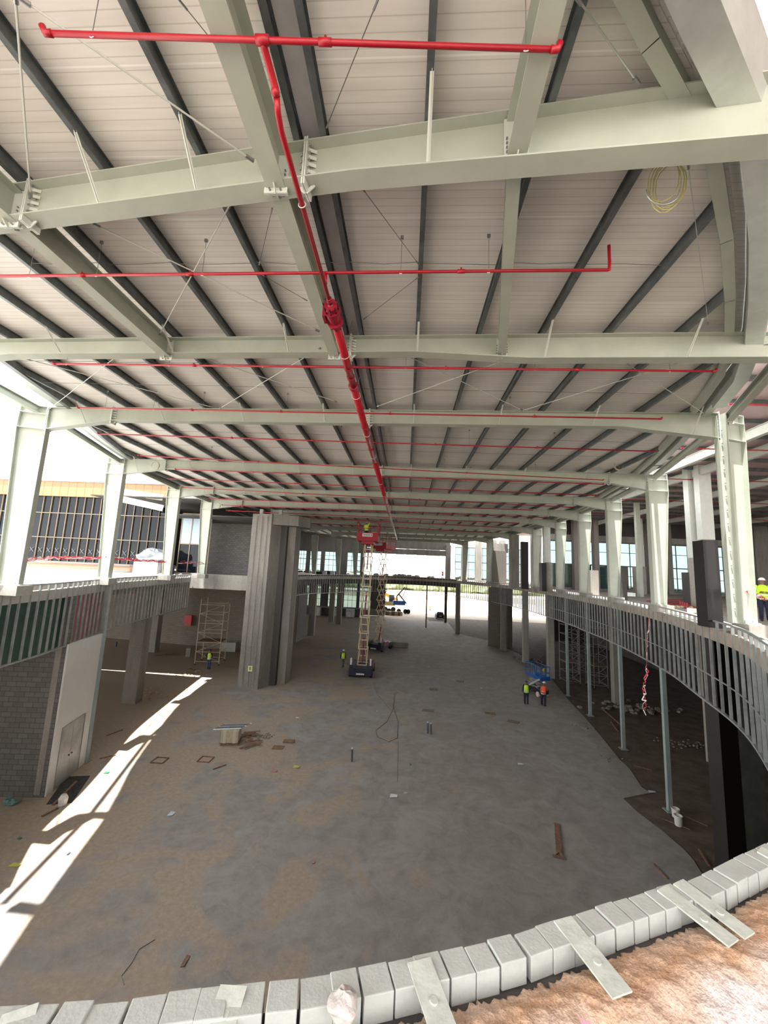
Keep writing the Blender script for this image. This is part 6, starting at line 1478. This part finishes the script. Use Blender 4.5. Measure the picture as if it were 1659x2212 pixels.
# heaps of rubble
def heap(cx_, cy_, z, n, sx, sy, r, m, lab, seed):
    rnd = random.Random(seed); b = MB()
    for k in range(n): rr = r * rnd.uniform(.5, 1.2); b.lump((cx_ + rnd.gauss(0, sx), cy_ + rnd.gauss(0, sy), z + rr * .35), rr, seed * 100 + k, 7, 4, .6)
    tag(b.build('rubble_heap', m), lab, 'rubble', kind='stuff')
for px, py, z, n, sx, sy, r, m, lab in ((415, 1238, DECKZ, 40, 1.2, .8, .16, RUBBLE, 'rubble and sheeting on the left deck before the filmed window bay'), (500, 1238, DECKZ, 46, 1.5, .6, .18, WOOD, 'reddish debris heap on the deck left of the pier'), (360, 1241, DECKZ, 22, .7, .5, .14, PAPER, 'pale sheeting heap beside the third left column'), (890, 1243, DECKZ, 30, 3.2, .6, .5, RUBBLE, 'dark rubble heaps on the far upper deck, middle'), (1030, 1248, DECKZ, 26, 2.0, 1.5, .45, RUBBLE, 'rubble heap on the far right deck'), (700, 1238, DECKZ, 26, 5, .8, .35, RUBBLE, 'row of debris on the far left upper deck'), (1210, 1264, DECKZ, 24, 1.6, 1.0, .25, RUBBLE, 'debris and tape scraps by the sixth right column'), (1430, 1275, DECKZ, 40, 3, 1.5, .35, RUBBLE, 'rubble along the foot of the right windows')):
    q = Vector(atz(px, py, z)); 
    if q.y > 100: q = Vector(aty(px, py, 84))
    heap(q.x, q.y, z, n, sx, sy, r, m, lab, int(px))
for px, py, n, sx, sy, r, lab in ((1140, 1425, 40, .9, .9, .14, 'reddish rubble at the slab edge left of the blue lift'), (1370, 1530, 60, 2.0, .8, .20, 'timber and sack rubble under the right deck'), (1262, 1590 - 20, 22, .35, .3, .06, 'white stones by the third grey post'), (1330, 1640, 22, .4, .3, .05, 'fine pale rubble at the foot of the second grey post'), (330, 1500, 50, .9, .8, .08, 'sand clods beside the left concrete column'), (400, 1455, 40, .8, .5, .08, 'sand clods before the scaffold tower'), (1480, 1610, 40, 1.0, .4, .07, 'rubble strip on the soil behind the nearest post'), (575, 1590, 30, .3, .25, .07, 'sand clods and wrap behind the timber heap')):
    q = g(px, py); heap(q.x, q.y, 0, n, sx, sy, r, RUBBLE if px not in (330, 400) else mat('sand_clod', (.36, .26, .17), .95), lab, int(px) + 1)
# yellow machine on the left deck, keg, dark box
p = dk(432, 1237); t = empty('plate_compactor', p, 'small yellow engine machine on the left deck beside the bay', 'machine'); MB().box((p.x, p.y, p.z + .30), (.5, .7, .6)).build('engine', mat('machine_yel', (.62, .36, .03), .5), t); MB().tube([(p.x + .1, p.y - .2, p.z + .5), (p.x + .7, p.y - .2, p.z + .8), (p.x + 1.1, p.y, p.z + .45)], .05, 8).build('handle', WOOD, t)
p = dk(318, 1232); b = MB(); b.box((p.x - .3, p.y - 2, p.z + .35), (.75, .6, .7)); tag(b.build('dark_bin', PVC), 'dark square bin on the left deck before the glass building', 'bin')
p = Vector(aty(330, 1198, 38)); t = empty('covered_vehicle', (p.x, 38, 9.2), 'vehicle-sized bundle under white sheeting by the glass building', 'covered vehicle'); b = MB(); b.lump((p.x, 38, 10.35), 1.35, 5, 14, 9, .55); b.build('sheeting', mat('white_sheet', (.40, .42, .45), .5), t); MB().box((p.x, 38, 9.3), (2.4, 1.8, 1.1)).build('load', TARP, t)
for k, (px, py) in enumerate(((500, 1232), (506, 1234), (525, 1232))):
    p = dk(px, 1238); b = MB(); b.tube([(p.x, 38, DECKZ), (p.x, 38, DECKZ + (1.1 if k < 2 else .8))], .28, 12); tag(b.build('drum', GALVL if k == 0 else DARK), f'drum on the deck left of the pier, {ORD[k]} from the left', 'drum')
for k in range(5):
    c = Vector(aty(690 + 9 * k, 1237, 60 + 2 * k)); b = MB(); b.box((c.x, c.y, DECKZ + .35), (.9, .7, .7)); tag(b.build('crate', TARP if k % 2 else DARK), f'crate on the far left upper deck, {ORD[k]} from the left', 'crate')
